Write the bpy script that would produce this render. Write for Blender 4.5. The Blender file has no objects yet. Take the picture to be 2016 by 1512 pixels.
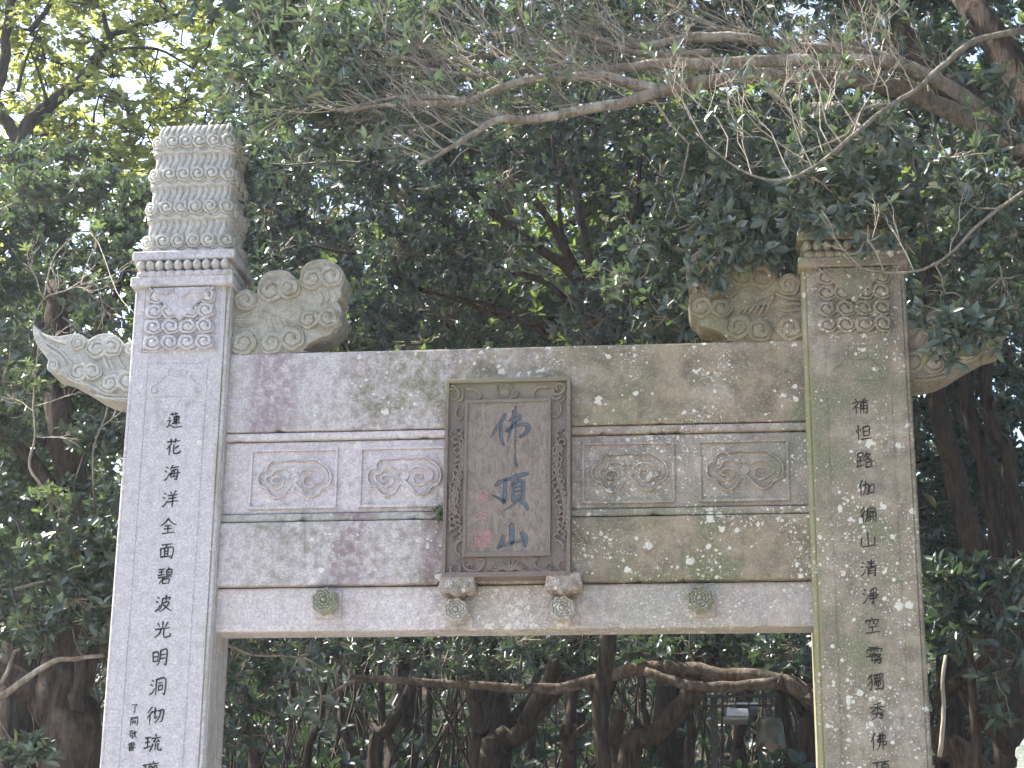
import bpy, math, random
import numpy as np
from mathutils import Matrix, Vector
random.seed(7)
rng = np.random.default_rng(11)
R = math.radians
SC = bpy.context.scene
COL = SC.collection

# ------------------------------------------------------------------ camera
IW, IH, FPX = 2016.0, 1512.0, 3850.0
YAW, PIT, ROL = 0.1112, 0.3176, 0.0114
CPOS = np.array([1.012, -9.0007, 1.6])
FW = np.array([-math.sin(YAW) * math.cos(PIT), math.cos(YAW) * math.cos(PIT), math.sin(PIT)])
_r = np.array([math.cos(YAW), math.sin(YAW), 0.0])
_u = np.cross(_r, FW)
RT = _r * math.cos(ROL) + _u * math.sin(ROL)
UP = -_r * math.sin(ROL) + _u * math.cos(ROL)
cam = bpy.data.cameras.new('camera')
cam.sensor_width = 36.0
cam.lens = FPX / IW * 36.0
cam.clip_end = 2000
camo = bpy.data.objects.new('camera', cam)
COL.objects.link(camo)
camo.matrix_world = Matrix((
    (RT[0], UP[0], -FW[0], CPOS[0]), (RT[1], UP[1], -FW[1], CPOS[1]),
    (RT[2], UP[2], -FW[2], CPOS[2]), (0, 0, 0, 1)))
SC.camera = camo

# ------------------------------------------------------------------ sky, sun, exposure
SUN_AZ, SUN_EL = R(-76), R(52)      # azimuth from +Y (away from the camera), towards +X
w = bpy.data.worlds.new('World')
SC.world = w
w.use_nodes = True
nt = w.node_tree
bg = nt.nodes['Background']
sky = nt.nodes.new('ShaderNodeTexSky')
sky.sky_type = 'NISHITA'
sky.sun_disc = False
sky.sun_elevation = SUN_EL
sky.sun_rotation = SUN_AZ
sky.air_density = 1.0
sky.dust_density = 2.5
sky.ozone_density = 1.0
nt.links.new(sky.outputs[0], bg.inputs[0])
bg.inputs[1].default_value = 0.15
sl = bpy.data.lights.new('sun', 'SUN')
sl.energy = 4.5
sl.angle = R(0.5)
sl.color = (1.0, 0.94, 0.84)
so = bpy.data.objects.new('sun', sl)
COL.objects.link(so)
sdir = Vector((math.sin(SUN_AZ) * math.cos(SUN_EL), math.cos(SUN_AZ) * math.cos(SUN_EL), math.sin(SUN_EL)))
so.rotation_euler = sdir.to_track_quat('Z', 'Y').to_euler()
so.location = (0, 0, 30)
SC.view_settings.view_transform = 'Standard'
SC.view_settings.look = 'None'
SC.view_settings.exposure = 2.0
SC.view_settings.gamma = 1.0
SC.cycles.use_denoising = True
SC.cycles.use_adaptive_sampling = True
SC.cycles.adaptive_threshold = 0.03
SC.cycles.max_bounces = 6
SC.cycles.diffuse_bounces = 3
SC.cycles.glossy_bounces = 2
SC.cycles.transmission_bounces = 4
SC.cycles.transparent_max_bounces = 8


# ------------------------------------------------------------------ helpers
def K(px, py, Y):
    """point at depth Y seen at photo pixel (px, py)"""
    d = FW * FPX + RT * (px - IW / 2) + UP * (IH / 2 - py)
    return CPOS + d * ((Y - CPOS[1]) / d[1])


def G(px, py, Y=0.0):
    q = K(px, py, Y)
    return float(q[0]), float(q[2])


def tag(o, label=None, cat=None, group=None, kind=None):
    if label: o['label'] = label
    if cat: o['category'] = cat
    if group: o['group'] = group
    if kind: o['kind'] = kind
    return o


def empty(name, loc, label, cat, group=None):
    o = bpy.data.objects.new(name, None)
    o.empty_display_size = 0.2
    COL.objects.link(o)
    o.location = loc
    return tag(o, label, cat, group)


def link(name, me, parent=None, loc=None):
    o = bpy.data.objects.new(name, me)
    COL.objects.link(o)
    if parent is not None:
        o.parent = parent
        root = parent
        off = Vector((0, 0, 0))
        while root is not None:
            off += Vector(root.location)
            root = root.parent
        o.location = (Vector(loc) if loc is not None else Vector((0, 0, 0))) - off
    elif loc is not None:
        o.location = loc
    return o


def npmesh(name, V, F, mat, smooth=False):
    """V (n,3) floats, F (m,k) ints with a fixed k, or a list of such arrays"""
    me = bpy.data.meshes.new(name)
    V = np.asarray(V, dtype=np.float32)
    Fs = F if isinstance(F, list) else [F]
    Fs = [np.asarray(f, dtype=np.int32) for f in Fs if len(f)]
    me.vertices.add(len(V))
    me.vertices.foreach_set('co', V.ravel())
    nl = sum(f.size for f in Fs)
    npoly = sum(len(f) for f in Fs)
    me.loops.add(nl)
    me.loops.foreach_set('vertex_index', np.concatenate([f.ravel() for f in Fs]))
    me.polygons.add(npoly)
    starts, s = [], 0
    for f in Fs:
        k = f.shape[1]
        starts.append(s + np.arange(len(f)) * k)
        s += f.size
    me.polygons.foreach_set('loop_start', np.concatenate(starts).astype(np.int32))
    if smooth:
        me.polygons.foreach_set('use_smooth', np.ones(npoly, dtype=bool))
    if mat: me.materials.append(mat)
    me.update(calc_edges=True)
    me.validate()
    return me


class MB:
    """collects polygons"""
    def __init__(s): s.v, s.f = [], []

    def add(s, V, F):
        o = len(s.v)
        s.v += [tuple(map(float, p)) for p in V]
        s.f += [tuple(int(i) + o for i in f) for f in F]

    def box(s, x0, x1, y0, y1, z0, z1, bev=0.0):
        if bev <= 0:
            V = [(x, y, z) for x in (x0, x1) for y in (y0, y1) for z in (z0, z1)]
            s.add(V, [(0, 1, 3, 2), (4, 6, 7, 5), (0, 4, 5, 1), (2, 3, 7, 6), (0, 2, 6, 4), (1, 5, 7, 3)])
            return
        b = bev
        V, idx = [], {}
        for i, x in enumerate((x0, x1)):
            for j, y in enumerate((y0, y1)):
                for k, z in enumerate((z0, z1)):
                    sx, sy, sz = (1 - 2 * i), (1 - 2 * j), (1 - 2 * k)
                    for a, (dx, dy, dz) in enumerate(((0, 1, 1), (1, 0, 1), (1, 1, 0))):
                        idx[i, j, k, a] = len(V)
                        V.append((x + sx * b * dx, y + sy * b * dy, z + sz * b * dz))
        F = []
        for i in (0, 1):
            q = [idx[i, 0, 0, 0], idx[i, 0, 1, 0], idx[i, 1, 1, 0], idx[i, 1, 0, 0]]
            F.append(q if i == 0 else q[::-1])
            q = [idx[0, i, 0, 1], idx[1, i, 0, 1], idx[1, i, 1, 1], idx[0, i, 1, 1]]
            F.append(q if i == 0 else q[::-1])
            q = [idx[0, 0, i, 2], idx[0, 1, i, 2], idx[1, 1, i, 2], idx[1, 0, i, 2]]
            F.append(q if i == 0 else q[::-1])
        for j in (0, 1):
            for k in (0, 1):
                F.append([idx[0, j, k, 1], idx[1, j, k, 1], idx[1, j, k, 2], idx[0, j, k, 2]][::(1 if (j + k) % 2 else -1)])
                F.append([idx[j, 0, k, 0], idx[j, 1, k, 0], idx[j, 1, k, 2], idx[j, 0, k, 2]][::(1 if (j + k) % 2 == 0 else -1)])
                F.append([idx[j, k, 0, 0], idx[j, k, 1, 0], idx[j, k, 1, 1], idx[j, k, 0, 1]][::(1 if (j + k) % 2 else -1)])
        for i in (0, 1):
            for j in (0, 1):
                for k in (0, 1):
                    q = [idx[i, j, k, 0], idx[i, j, k, 1], idx[i, j, k, 2]]
                    F.append(q if (i + j + k) % 2 else q[::-1])
        s.add(V, F)

    def prism(s, outline, y0, y1, bev=0.0):
        """outline [(x,z)...] extruded from front y0 to back y1, front edge bevelled"""
        n = len(outline)
        P = np.array(outline, float)
        area = 0.5 * np.sum(P[:, 0] * np.roll(P[:, 1], -1) - np.roll(P[:, 0], -1) * P[:, 1])
        if area < 0: P = P[::-1]
        d = np.roll(P, -1, 0) - np.roll(P, 1, 0)
        nrm = np.stack([d[:, 1], -d[:, 0]], 1)
        nrm /= np.linalg.norm(nrm, axis=1)[:, None] + 1e-9
        rings = []
        if bev > 0:
            rings += [(P - nrm * bev, y0), (P - nrm * bev * .3, y0 + bev * .3), (P, y0 + bev)]
        else:
            rings += [(P, y0)]
        rings.append((P, y1))
        V = [(q[0], yy, q[1]) for Q, yy in rings for q in Q]
        F = [tuple(range(n)), tuple(range((len(rings) - 1) * n, len(rings) * n))[::-1]]
        for r_ in range(len(rings) - 1):
            for i in range(n):
                j = (i + 1) % n
                F.append((r_ * n + j, r_ * n + i, (r_ + 1) * n + i, (r_ + 1) * n + j))
        s.add(V, F)

    def ridge(s, pts, wd, h, y0, taper=True, sm=3, closed=False):
        """half-round raised line on the plane y=y0, rising towards -y; pts [(x,z)]"""
        P = smooth_pts(pts, sm, closed)
        n = len(P)
        T = np.gradient(P, axis=0) if not closed else (np.roll(P, -1, 0) - np.roll(P, 1, 0))
        T /= np.linalg.norm(T, axis=1)[:, None] + 1e-9
        N = np.stack([-T[:, 1], T[:, 0]], 1)
        t = np.linspace(0, 1, n)
        tp = np.ones(n)
        if taper and not closed:
            tp = np.clip(np.minimum(t, 1 - t) / .12, .25, 1)
        prof = [(-1, 0), (-.82, .88), (0, 1), (.82, .88), (1, 0)]
        V, F = [], []
        for i in range(n):
            for a, b in prof:
                q = P[i] + N[i] * a * wd * .5 * tp[i]
                V.append((q[0], y0 - b * h * (tp[i] ** .5) + (.002 if b == 0 else 0), q[1]))
        m = n if closed else n - 1
        for i in range(m):
            j = (i + 1) % n
            for k in range(4):
                F.append((i * 5 + k, j * 5 + k, j * 5 + k + 1, i * 5 + k + 1))
        s.add(V, F)

    def tube(s, pts, r0, r1=None, sides=8, cap=True):
        V, F = tube_geo(np.array(pts, float), np.linspace(r0, r0 if r1 is None else r1, len(pts)), sides, cap)
        s.add(V, F)

    def lathe(s, prof, c, seg=24, wob=None):
        """prof [(r,z)], turned round the vertical through c"""
        V, F = [], []
        n = len(prof)
        for i in range(seg):
            a = 2 * math.pi * i / seg
            for j, (r_, z) in enumerate(prof):
                dz = wob(a, j) if wob else 0
                V.append((c[0] + r_ * math.cos(a), c[1] + r_ * math.sin(a), c[2] + z + dz))
        for i in range(seg):
            k = (i + 1) % seg
            for j in range(n - 1):
                F.append((i * n + j, k * n + j, k * n + j + 1, i * n + j + 1))
        s.add(V, F)

    def mesh(s, name, mat, smooth=False):
        me = bpy.data.meshes.new(name)
        me.from_pydata(s.v, [], s.f)
        if smooth: me.shade_smooth()
        if mat: me.materials.append(mat)
        return me

    def build(s, name, mat, parent=None, smooth=False):
        return link(name, s.mesh(name, mat, smooth), parent)


def smooth_pts(pts, sm=3, closed=False):
    P = np.array(pts, float)
    if sm <= 1 or len(P) < 3: return P
    if closed:
        Q = np.vstack([P[-1], P, P[0], P[1]])
        nseg = len(P)
    else:
        Q = np.vstack([2 * P[0] - P[1], P, 2 * P[-1] - P[-2]])
        nseg = len(P) - 1
    out = []
    for i in range(nseg):
        p0, p1, p2, p3 = Q[i], Q[i + 1], Q[i + 2], Q[i + 3]
        for k in range(sm):
            t = k / sm
            out.append(.5 * (2 * p1 + (p2 - p0) * t + (2 * p0 - 5 * p1 + 4 * p2 - p3) * t * t + (3 * p1 - p0 - 3 * p2 + p3) * t ** 3))
    if not closed: out.append(P[-1])
    return np.array(out)


def tube_geo(P, rad, sides=8, cap=True, seed=0, knob=0.0):
    n = len(P)
    T = np.gradient(P, axis=0)
    T /= np.linalg.norm(T, axis=1)[:, None] + 1e-9
    ref = np.array([0.31, 0.87, 0.38])
    A = np.cross(T, ref)
    A /= np.linalg.norm(A, axis=1)[:, None] + 1e-9
    B = np.cross(T, A)
    ang = np.arange(sides) * 2 * math.pi / sides
    rr = np.asarray(rad, float)[:, None] * np.ones(sides)
    if knob > 0:
        g = np.random.default_rng(seed)
        rr = rr * (1 + knob * (g.random((n, sides)) - .5) + knob * .8 * np.sin(ang[None, :] * 2 + np.linspace(0, 3, n)[:, None]) * .5)
    V = P[:, None, :] + rr[..., None] * (np.cos(ang)[None, :, None] * A[:, None, :] + np.sin(ang)[None, :, None] * B[:, None, :])
    V = V.reshape(-1, 3)
    F = []
    for i in range(n - 1):
        for k in range(sides):
            j = (k + 1) % sides
            F.append((i * sides + k, i * sides + j, (i + 1) * sides + j, (i + 1) * sides + k))
    if cap:
        F.append(tuple(range(sides))[::-1])
        F.append(tuple(range((n - 1) * sides, n * sides)))
    return V, F


# ------------------------------------------------------------------ materials
class NT:
    def __init__(s, name):
        s.m = bpy.data.materials.new(name)
        s.m.use_nodes = True
        s.t = s.m.node_tree
        s.p = s.t.nodes['Principled BSDF']
        s.out = s.t.nodes['Material Output']
        s.pos = s.n('ShaderNodeNewGeometry').outputs['Position']

    def n(s, typ, **kw):
        nd = s.t.nodes.new(typ)
        for k, v in kw.items(): setattr(nd, k, v)
        return nd

    def l(s, a, b): s.t.links.new(a, b)

    def put(s, sock, v):
        if hasattr(v, 'is_output'): s.l(v, sock)
        elif isinstance(v, (tuple, list)): sock.default_value = tuple(v) + ((1,) if len(v) == 3 and sock.type == 'RGBA' else ())
        else: sock.default_value = v

    def math(s, op, a, b=0.0, c=None, clamp=False):
        nd = s.n('ShaderNodeMath', operation=op)
        nd.use_clamp = clamp
        s.put(nd.inputs[0], a); s.put(nd.inputs[1], b)
        if c is not None: s.put(nd.inputs[2], c)
        return nd.outputs[0]

    def mix(s, f, a, b, mode='MIX'):
        nd = s.n('ShaderNodeMix', data_type='RGBA', blend_type=mode)
        s.put(nd.inputs[0], f); s.put(nd.inputs[6], a); s.put(nd.inputs[7], b)
        return nd.outputs[2]

    def map(s, scale=(1, 1, 1), loc=(0, 0, 0), src=None):
        nd = s.n('ShaderNodeMapping')
        s.l(src or s.pos, nd.inputs[0])
        nd.inputs['Scale'].default_value = scale
        nd.inputs['Location'].default_value = loc
        return nd.outputs[0]

    def noise(s, scale, detail=4, rough=.55, vec=None, dist=0.0):
        nd = s.n('ShaderNodeTexNoise')
        s.l(vec or s.pos, nd.inputs['Vector'])
        nd.inputs['Scale'].default_value = scale
        nd.inputs['Detail'].default_value = detail
        nd.inputs['Roughness'].default_value = rough
        nd.inputs['Distortion'].default_value = dist
        return nd.outputs['Fac']

    def vor(s, scale, vec=None, rnd=1.0):
        nd = s.n('ShaderNodeTexVoronoi')
        s.l(vec or s.pos, nd.inputs['Vector'])
        nd.inputs['Scale'].default_value = scale
        nd.inputs['Randomness'].default_value = rnd
        return nd

    def step(s, v, a, b):
        nd = s.n('ShaderNodeMapRange')
        nd.interpolation_type = 'SMOOTHSTEP'
        s.put(nd.inputs[0], v)
        nd.inputs[1].default_value = a; nd.inputs[2].default_value = b
        return nd.outputs[0]

    def xyz(s):
        nd = s.n('ShaderNodeSeparateXYZ')
        s.l(s.pos, nd.inputs[0])
        return nd.outputs

    def bump(s, h, strength=.3, dist=.01):
        nd = s.n('ShaderNodeBump')
        s.put(nd.inputs['Height'], h)
        nd.inputs['Strength'].default_value = strength
        nd.inputs['Distance'].default_value = dist
        s.l(nd.outputs[0], s.p.inputs['Normal'])

    def fin(s, col, rough=.85, spec=.25):
        s.put(s.p.inputs['Base Color'], col)
        s.put(s.p.inputs['Roughness'], rough)
        s.p.inputs['Specular IOR Level'].default_value = spec
        return s.m


def lichen_layer(s, scale, rmin, rmax, dens, vec=None, jag=.35):
    """0..1 mask of round lichen patches; dens is a socket or value 0..1 (share of cells with a patch)"""
    wv = s.n('ShaderNodeTexNoise')
    s.l(s.pos, wv.inputs['Vector'])
    wv.inputs['Scale'].default_value = scale * 2.2
    wv.inputs['Detail'].default_value = 1
    sub = s.n('ShaderNodeVectorMath', operation='SUBTRACT')
    s.l(wv.outputs['Color'], sub.inputs[0]); sub.inputs[1].default_value = (.5, .5, .5)
    scl = s.n('ShaderNodeVectorMath', operation='SCALE')
    s.l(sub.outputs[0], scl.inputs[0]); scl.inputs['Scale'].default_value = jag / scale
    ad = s.n('ShaderNodeVectorMath', operation='ADD')
    s.l(vec or s.pos, ad.inputs[0]); s.l(scl.outputs[0], ad.inputs[1])
    v = s.vor(scale, ad.outputs[0])
    sp = s.n('ShaderNodeSeparateColor')
    s.l(v.outputs['Color'], sp.inputs[0])
    rad = s.math('MULTIPLY_ADD', s.math('MULTIPLY', sp.outputs[0], sp.outputs[0]), rmax - rmin, rmin)
    on = s.math('LESS_THAN', sp.outputs[1], dens)
    d = s.math('SUBTRACT', rad, v.outputs['Distance'])
    return s.math('MULTIPLY', s.step(d, -.02, .06), on)


def granite(name, tone=(.50, .465, .47), olive=1.0, purple=0.0, lich=1.0, green=0.0, dirt=.5, brown=0.0, patch=False, fo=0.0, edge=False):
    s = NT(name)
    x, y, z = s.xyz()
    big = s.noise(1.6, 4, .62)
    fine = s.noise(95, 2, .7)
    med = s.noise(24, 3, .65)
    # crystals and soft mottling
    col = s.mix(s.step(fine, .28, .72), tuple(c * .74 for c in tone), tuple(min(1, c * 1.18) for c in tone))
    col = s.mix(s.math('MULTIPLY', s.step(s.vor(75).outputs['Distance'], .24, .05), .40), col, (.15, .14, .15))
    col = s.mix(s.math('MULTIPLY', s.step(med, .40, .68), .48), col, tuple(c * .62 for c in tone))
    # brown-olive algae stain; its darkening towards the right also stands in for tree shade
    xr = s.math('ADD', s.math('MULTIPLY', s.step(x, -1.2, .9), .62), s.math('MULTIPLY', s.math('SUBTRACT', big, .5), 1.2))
    film_shade = s.math('MULTIPLY', s.step(s.math('ADD', xr, s.math('MULTIPLY', s.math('SUBTRACT', med, .5), .8)), .06 - fo, .62 - fo), .86 * olive, clamp=True)
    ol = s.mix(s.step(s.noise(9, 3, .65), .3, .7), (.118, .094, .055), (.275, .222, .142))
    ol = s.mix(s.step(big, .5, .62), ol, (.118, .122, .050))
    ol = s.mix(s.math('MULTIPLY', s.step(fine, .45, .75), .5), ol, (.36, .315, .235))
    col = s.mix(film_shade, col, ol)
    # rain streaks
    stv = s.map((7.5, 7.5, .55), (2.3, 0, 5.2))
    st = s.noise(1.0, 5, .68, stv)
    if purple > 0:
        def spot(cx, hw): return s.step(s.math('ABSOLUTE', s.math('SUBTRACT', x, cx)), hw, hw * .25)
        up_ = s.step(z, 4.3, 4.4)
        left = s.math('MAXIMUM', s.math('MULTIPLY', s.math('MAXIMUM', spot(-1.2, .20), s.math('MULTIPLY', spot(-.72, .2), .45)), up_), s.math('MULTIPLY', s.math('MAXIMUM', spot(-.85, .30), spot(-.37, .08)), s.math('SUBTRACT', 1.0, up_)))
        pm = s.math('MULTIPLY', s.math('MULTIPLY', s.step(s.noise(1.0, 5, .7, s.map((6.5, 6.5, .9), (5.3, 0, 5.2))), .36, .62), left), purple)
        pm = s.math('MULTIPLY', pm, s.step(med, .25, .6))
        col = s.mix(pm, col, (.19, .125, .14))
    stm = s.math('MULTIPLY', s.step(st, .52, .74), s.step(big, .40, .60))
    col = s.mix(s.math('MULTIPLY', stm, dirt), col, (.12, .11, .09))
    if brown > 0:
        col = s.mix(brown, col, (.24, .16, .13))
    if green > 0:
        gm = s.math('MULTIPLY', s.step(s.noise(5, 4, .65, s.map(loc=(1, 5, 2))), .38, .66), green)
        col = s.mix(gm, col, s.mix(med, (.10, .125, .055), (.21, .225, .125)))
    if edge:
        # yellow-green algae running down the inner corner rolls
        em = s.step(s.math('ABSOLUTE', s.math('SUBTRACT', s.math('ABSOLUTE', x), 1.432)), .034, .010)
        em = s.math('MULTIPLY', em, s.step(s.math('ADD', s.noise(1.0, 4, .65, s.map((30, 30, 3.5))), s.math('MULTIPLY', s.step(x, -1, 1), .16)), .42, .66))
        col = s.mix(s.math('MULTIPLY', em, .62), col, s.mix(med, (.17, .17, .075), (.30, .29, .15)))
    # lichens
    if lich > 0:
        den = s.math('MULTIPLY', s.math('ADD', s.math('MULTIPLY', s.step(x, -1.3, .7), .5), .03), lich)
        cl = s.noise(2.6, 4, .68, s.map(loc=(7, 3, 1)))
        den = s.math('MULTIPLY', den, s.step(cl, .42, .66))
        if patch:
            den = s.math('ADD', den, s.math('MULTIPLY', s.step(s.math('ABSOLUTE', s.math('SUBTRACT', x, .06)), .34, .10), s.step(s.noise(6, 3, .6), .32, .6)))
        l1 = lichen_layer(s, 21, .05, .50, den, jag=.6)
        l2 = lichen_layer(s, 48, .10, .46, s.math('MULTIPLY', den, 1.3), jag=.5)
        l3 = lichen_layer(s, 95, .15, .48, s.math('MULTIPLY', den, 1.5), jag=.4)
        lm = s.math('MAXIMUM', s.math('MAXIMUM', l1, l2), s.math('MULTIPLY', l3, .8))
        lm = s.math('MULTIPLY', lm, s.step(fine, .2, .5))
        col = s.mix(s.math('MULTIPLY', lm, .88), col, s.mix(med, (.50, .48, .38), (.72, .71, .64)))
    h = s.math('ADD', s.math('MULTIPLY', fine, .35), s.math('MULTIPLY', med, .8))
    s.bump(h, .35, .006)
    return s.fin(col, .9, .2)


def simple(name, c1, c2, scale=30, rough=.8, bump=.2, spec=.25, metal=0.0, dist=.004):
    s = NT(name)
    nz = s.noise(scale, 5, .6)
    col = s.mix(s.step(nz, .3, .7), c1, c2)
    s.bump(nz, bump, dist)
    s.p.inputs['Metallic'].default_value = metal
    return s.fin(col, rough, spec)


def leaf_mat(name, dark, light, trans, tmix=.35, rough=.42, spec=.5, yellow=None):
    s = NT(name)
    g = s.n('ShaderNodeNewGeometry')
    rnd = g.outputs['Random Per Island']
    col = s.mix(rnd, dark, light)
    if yellow:
        col = s.mix(s.step(s.math('FRACT', s.math('MULTIPLY', rnd, 17.3)), .86, .95), col, yellow)
    pt = s.noise(.9, 1, .6)
    col = s.mix(s.step(pt, .35, .7), col, s.mix(.55, col, light))
    s.fin(col, rough, spec)
    tr = s.n('ShaderNodeBsdfTranslucent')
    s.put(tr.inputs[0], s.mix(rnd, trans, tuple(c * .7 for c in trans)))
    mx = s.n('ShaderNodeMixShader')
    mx.inputs[0].default_value = tmix
    s.l(s.p.outputs[0], mx.inputs[1]); s.l(tr.outputs[0], mx.inputs[2])
    s.l(mx.outputs[0], s.out.inputs[0])
    return s.m


def bark_mat(name, c1, c2, patch=None, pm=.5):
    s = NT(name)
    nz = s.noise(1.0, 6, .65, s.map((34, 34, 6)))
    n2 = s.noise(9, 5, .6)
    col = s.mix(s.step(nz, .3, .7), c1, c2)
    if patch:
        col = s.mix(s.math('MULTIPLY', s.step(n2, .5, .66), pm), col, patch)
    s.bump(s.math('ADD', nz, s.math('MULTIPLY', n2, .5)), .9, .03)
    return s.fin(col, .9, .15)


M = {}
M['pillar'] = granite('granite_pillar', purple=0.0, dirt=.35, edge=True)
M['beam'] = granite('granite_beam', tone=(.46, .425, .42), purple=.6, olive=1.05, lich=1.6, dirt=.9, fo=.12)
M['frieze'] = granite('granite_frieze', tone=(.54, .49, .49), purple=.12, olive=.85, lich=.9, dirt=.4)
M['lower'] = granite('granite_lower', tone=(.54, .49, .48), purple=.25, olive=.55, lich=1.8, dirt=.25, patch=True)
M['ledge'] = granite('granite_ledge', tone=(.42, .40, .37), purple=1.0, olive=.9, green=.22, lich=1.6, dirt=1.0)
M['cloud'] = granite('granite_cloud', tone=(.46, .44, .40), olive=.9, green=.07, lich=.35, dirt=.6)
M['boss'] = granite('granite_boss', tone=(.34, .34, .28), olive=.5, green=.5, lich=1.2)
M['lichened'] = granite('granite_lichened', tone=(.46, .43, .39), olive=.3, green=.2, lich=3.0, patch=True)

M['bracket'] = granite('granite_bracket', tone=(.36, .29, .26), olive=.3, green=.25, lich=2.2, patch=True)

M['cloud_shaded'] = granite('granite_cloud_shaded', tone=(.36, .34, .29), olive=1.0, green=.12, lich=.5, dirt=.7, fo=.25)  # darker copy of the cloud granite, imitating shade on the inner wings


def slate(name, wavy=True):
    s = NT(name)
    x, y, z = s.xyz()
    nz = s.noise(16, 5, .7, s.map((1.6, 1, .55)), dist=2.2)
    col = s.mix(s.step(nz, .36, .62), (.125, .098, .082), (.215, .175, .147)) if wavy else s.mix(s.noise(12, 5), (.11, .085, .073), (.175, .142, .122))
    col = s.mix(s.math('MULTIPLY', s.step(s.noise(150, 3), .4, .7), .35), col, (.33, .29, .26))
    gm = s.math('MULTIPLY', s.step(z, 4.38, 4.62), s.step(s.noise(4, 4), .3, .62))
    col = s.mix(s.math('MULTIPLY', gm, .7), col, (.22, .205, .115))
    s.bump(s.math('ADD', nz, s.math('MULTIPLY', s.noise(90, 3), .6)), .45 if wavy else .3, .006)
    return s.fin(col, .85, .25)


M['slate'] = slate('plaque_slate')
M['slate_frame'] = slate('plaque_frame_slate', False)
M['ink'] = simple('black_ink', (.018, .022, .022), (.05, .055, .055), 90, .75)
M['inkblue'] = simple('blue_grey_paint', (.055, .078, .10), (.095, .12, .145), 40, .7)
M['inkworn'] = simple('worn_dark_paint', (.018, .018, .015), (.075, .066, .05), 70, .85)
M['pink'] = simple('faded_red_paint', (.30, .12, .13), (.46, .26, .27), 90, .85)
M['bark'] = bark_mat('bark_brown', (.03, .022, .017), (.10, .073, .056), (.17, .15, .125), .3)
M['bark_dark'] = bark_mat('bark_dark', (.02, .016, .013), (.075, .058, .045))
M['limb'] = bark_mat('bark_limb', (.15, .12, .09), (.32, .265, .205), (.42, .40, .34), .7)
M['bark_mid'] = bark_mat('bark_mid', (.06, .045, .034), (.17, .13, .10), (.26, .23, .19), .5)
M['twig'] = bark_mat('bark_twig', (.15, .125, .095), (.29, .26, .21))
M['twig_pale'] = bark_mat('bark_twig_pale', (.32, .28, .22), (.50, .45, .37))
M['leaf_dark'] = leaf_mat('leaf_dark', (.025, .046, .043), (.063, .098, .088), (.10, .18, .04), .20, .36, .7)
M['leaf_mid'] = leaf_mat('leaf_mid', (.044, .073, .061), (.108, .146, .118), (.14, .22, .07), .24, .38, .75, (.17, .165, .06))
M['leaf_mid2'] = leaf_mat('leaf_mid2', (.031, .054, .050), (.078, .112, .100), (.09, .16, .06), .18, .36, .8)
M['leaf_pale'] = leaf_mat('leaf_pale', (.07, .11, .065), (.16, .21, .12), (.22, .32, .08), .32, .40, .6, (.25, .24, .08))
M['leaf_maple'] = leaf_mat('leaf_maple', (.09, .12, .05), (.18, .22, .08), (.52, .57, .15), .58, .5, .3, (.34, .33, .05))
M['leaf_far'] = leaf_mat('leaf_far', (.03, .055, .03), (.08, .12, .05), (.25, .36, .07), .36, .38, .6)
M['leaf_bluish'] = leaf_mat('leaf_bluish', (.06, .085, .075), (.12, .155, .14), (.12, .2, .07), .2, .32, .8)
M['metal_dark'] = simple('dark_metal', (.02, .021, .024), (.05, .05, .055), 50, .5, .05, .5, .6)
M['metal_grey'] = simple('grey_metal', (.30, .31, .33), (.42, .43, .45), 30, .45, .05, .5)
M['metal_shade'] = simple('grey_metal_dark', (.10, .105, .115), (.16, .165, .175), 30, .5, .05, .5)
M['bronze'] = simple('old_bronze', (.055, .06, .045), (.12, .12, .09), 25, .5, .15, .5, .5)
M['bronze_in'] = simple('bronze_inside', (.10, .07, .05), (.16, .11, .085), 25, .6, .1)
M['palestone'] = simple('pale_stone', (.42, .45, .34), (.62, .64, .53), 35, .9, .4)


def ground_mat():
    s = NT('forest_floor')
    col = s.mix(s.noise(2.2, 6, .65), (.03, .022, .014), (.075, .055, .035))
    col = s.mix(s.step(s.noise(.8, 4), .5, .65), col, (.05, .07, .025))
    s.bump(s.noise(9, 6, .7), .8, .05)
    return s.fin(col, .95, .1)


def paving_mat():
    s = NT('paving_stone')
    br = s.n('ShaderNodeTexBrick')
    s.l(s.pos, br.inputs['Vector'])
    br.inputs['Scale'].default_value = 1.1
    br.inputs['Color1'].default_value = (.33, .31, .28, 1)
    br.inputs['Color2'].default_value = (.40, .38, .35, 1)
    br.inputs['Mortar'].default_value = (.16, .15, .13, 1)
    br.inputs['Mortar Size'].default_value = .012
    col = s.mix(s.math('MULTIPLY', s.noise(3, 5), .5), br.outputs['Color'], (.22, .20, .17))
    s.bump(s.noise(60, 4), .3, .01)
    return s.fin(col, .85, .25)


# ------------------------------------------------------------------ ground
def hill(X, Y):
    t = np.clip((Y - 2.5), 0, None)
    h = .30 * t
    h = np.where(h > 16, 16 + (h - 16) * .15, h)
    side = np.clip(np.abs(X) - 6, 0, None)
    h = h + .10 * side * np.clip((Y + 4) / 8, 0, 1)
    return h + .25 * np.sin(X * .7 + 1.3) * np.sin(Y * .45) * np.clip(t / 4, 0, 1)


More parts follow.
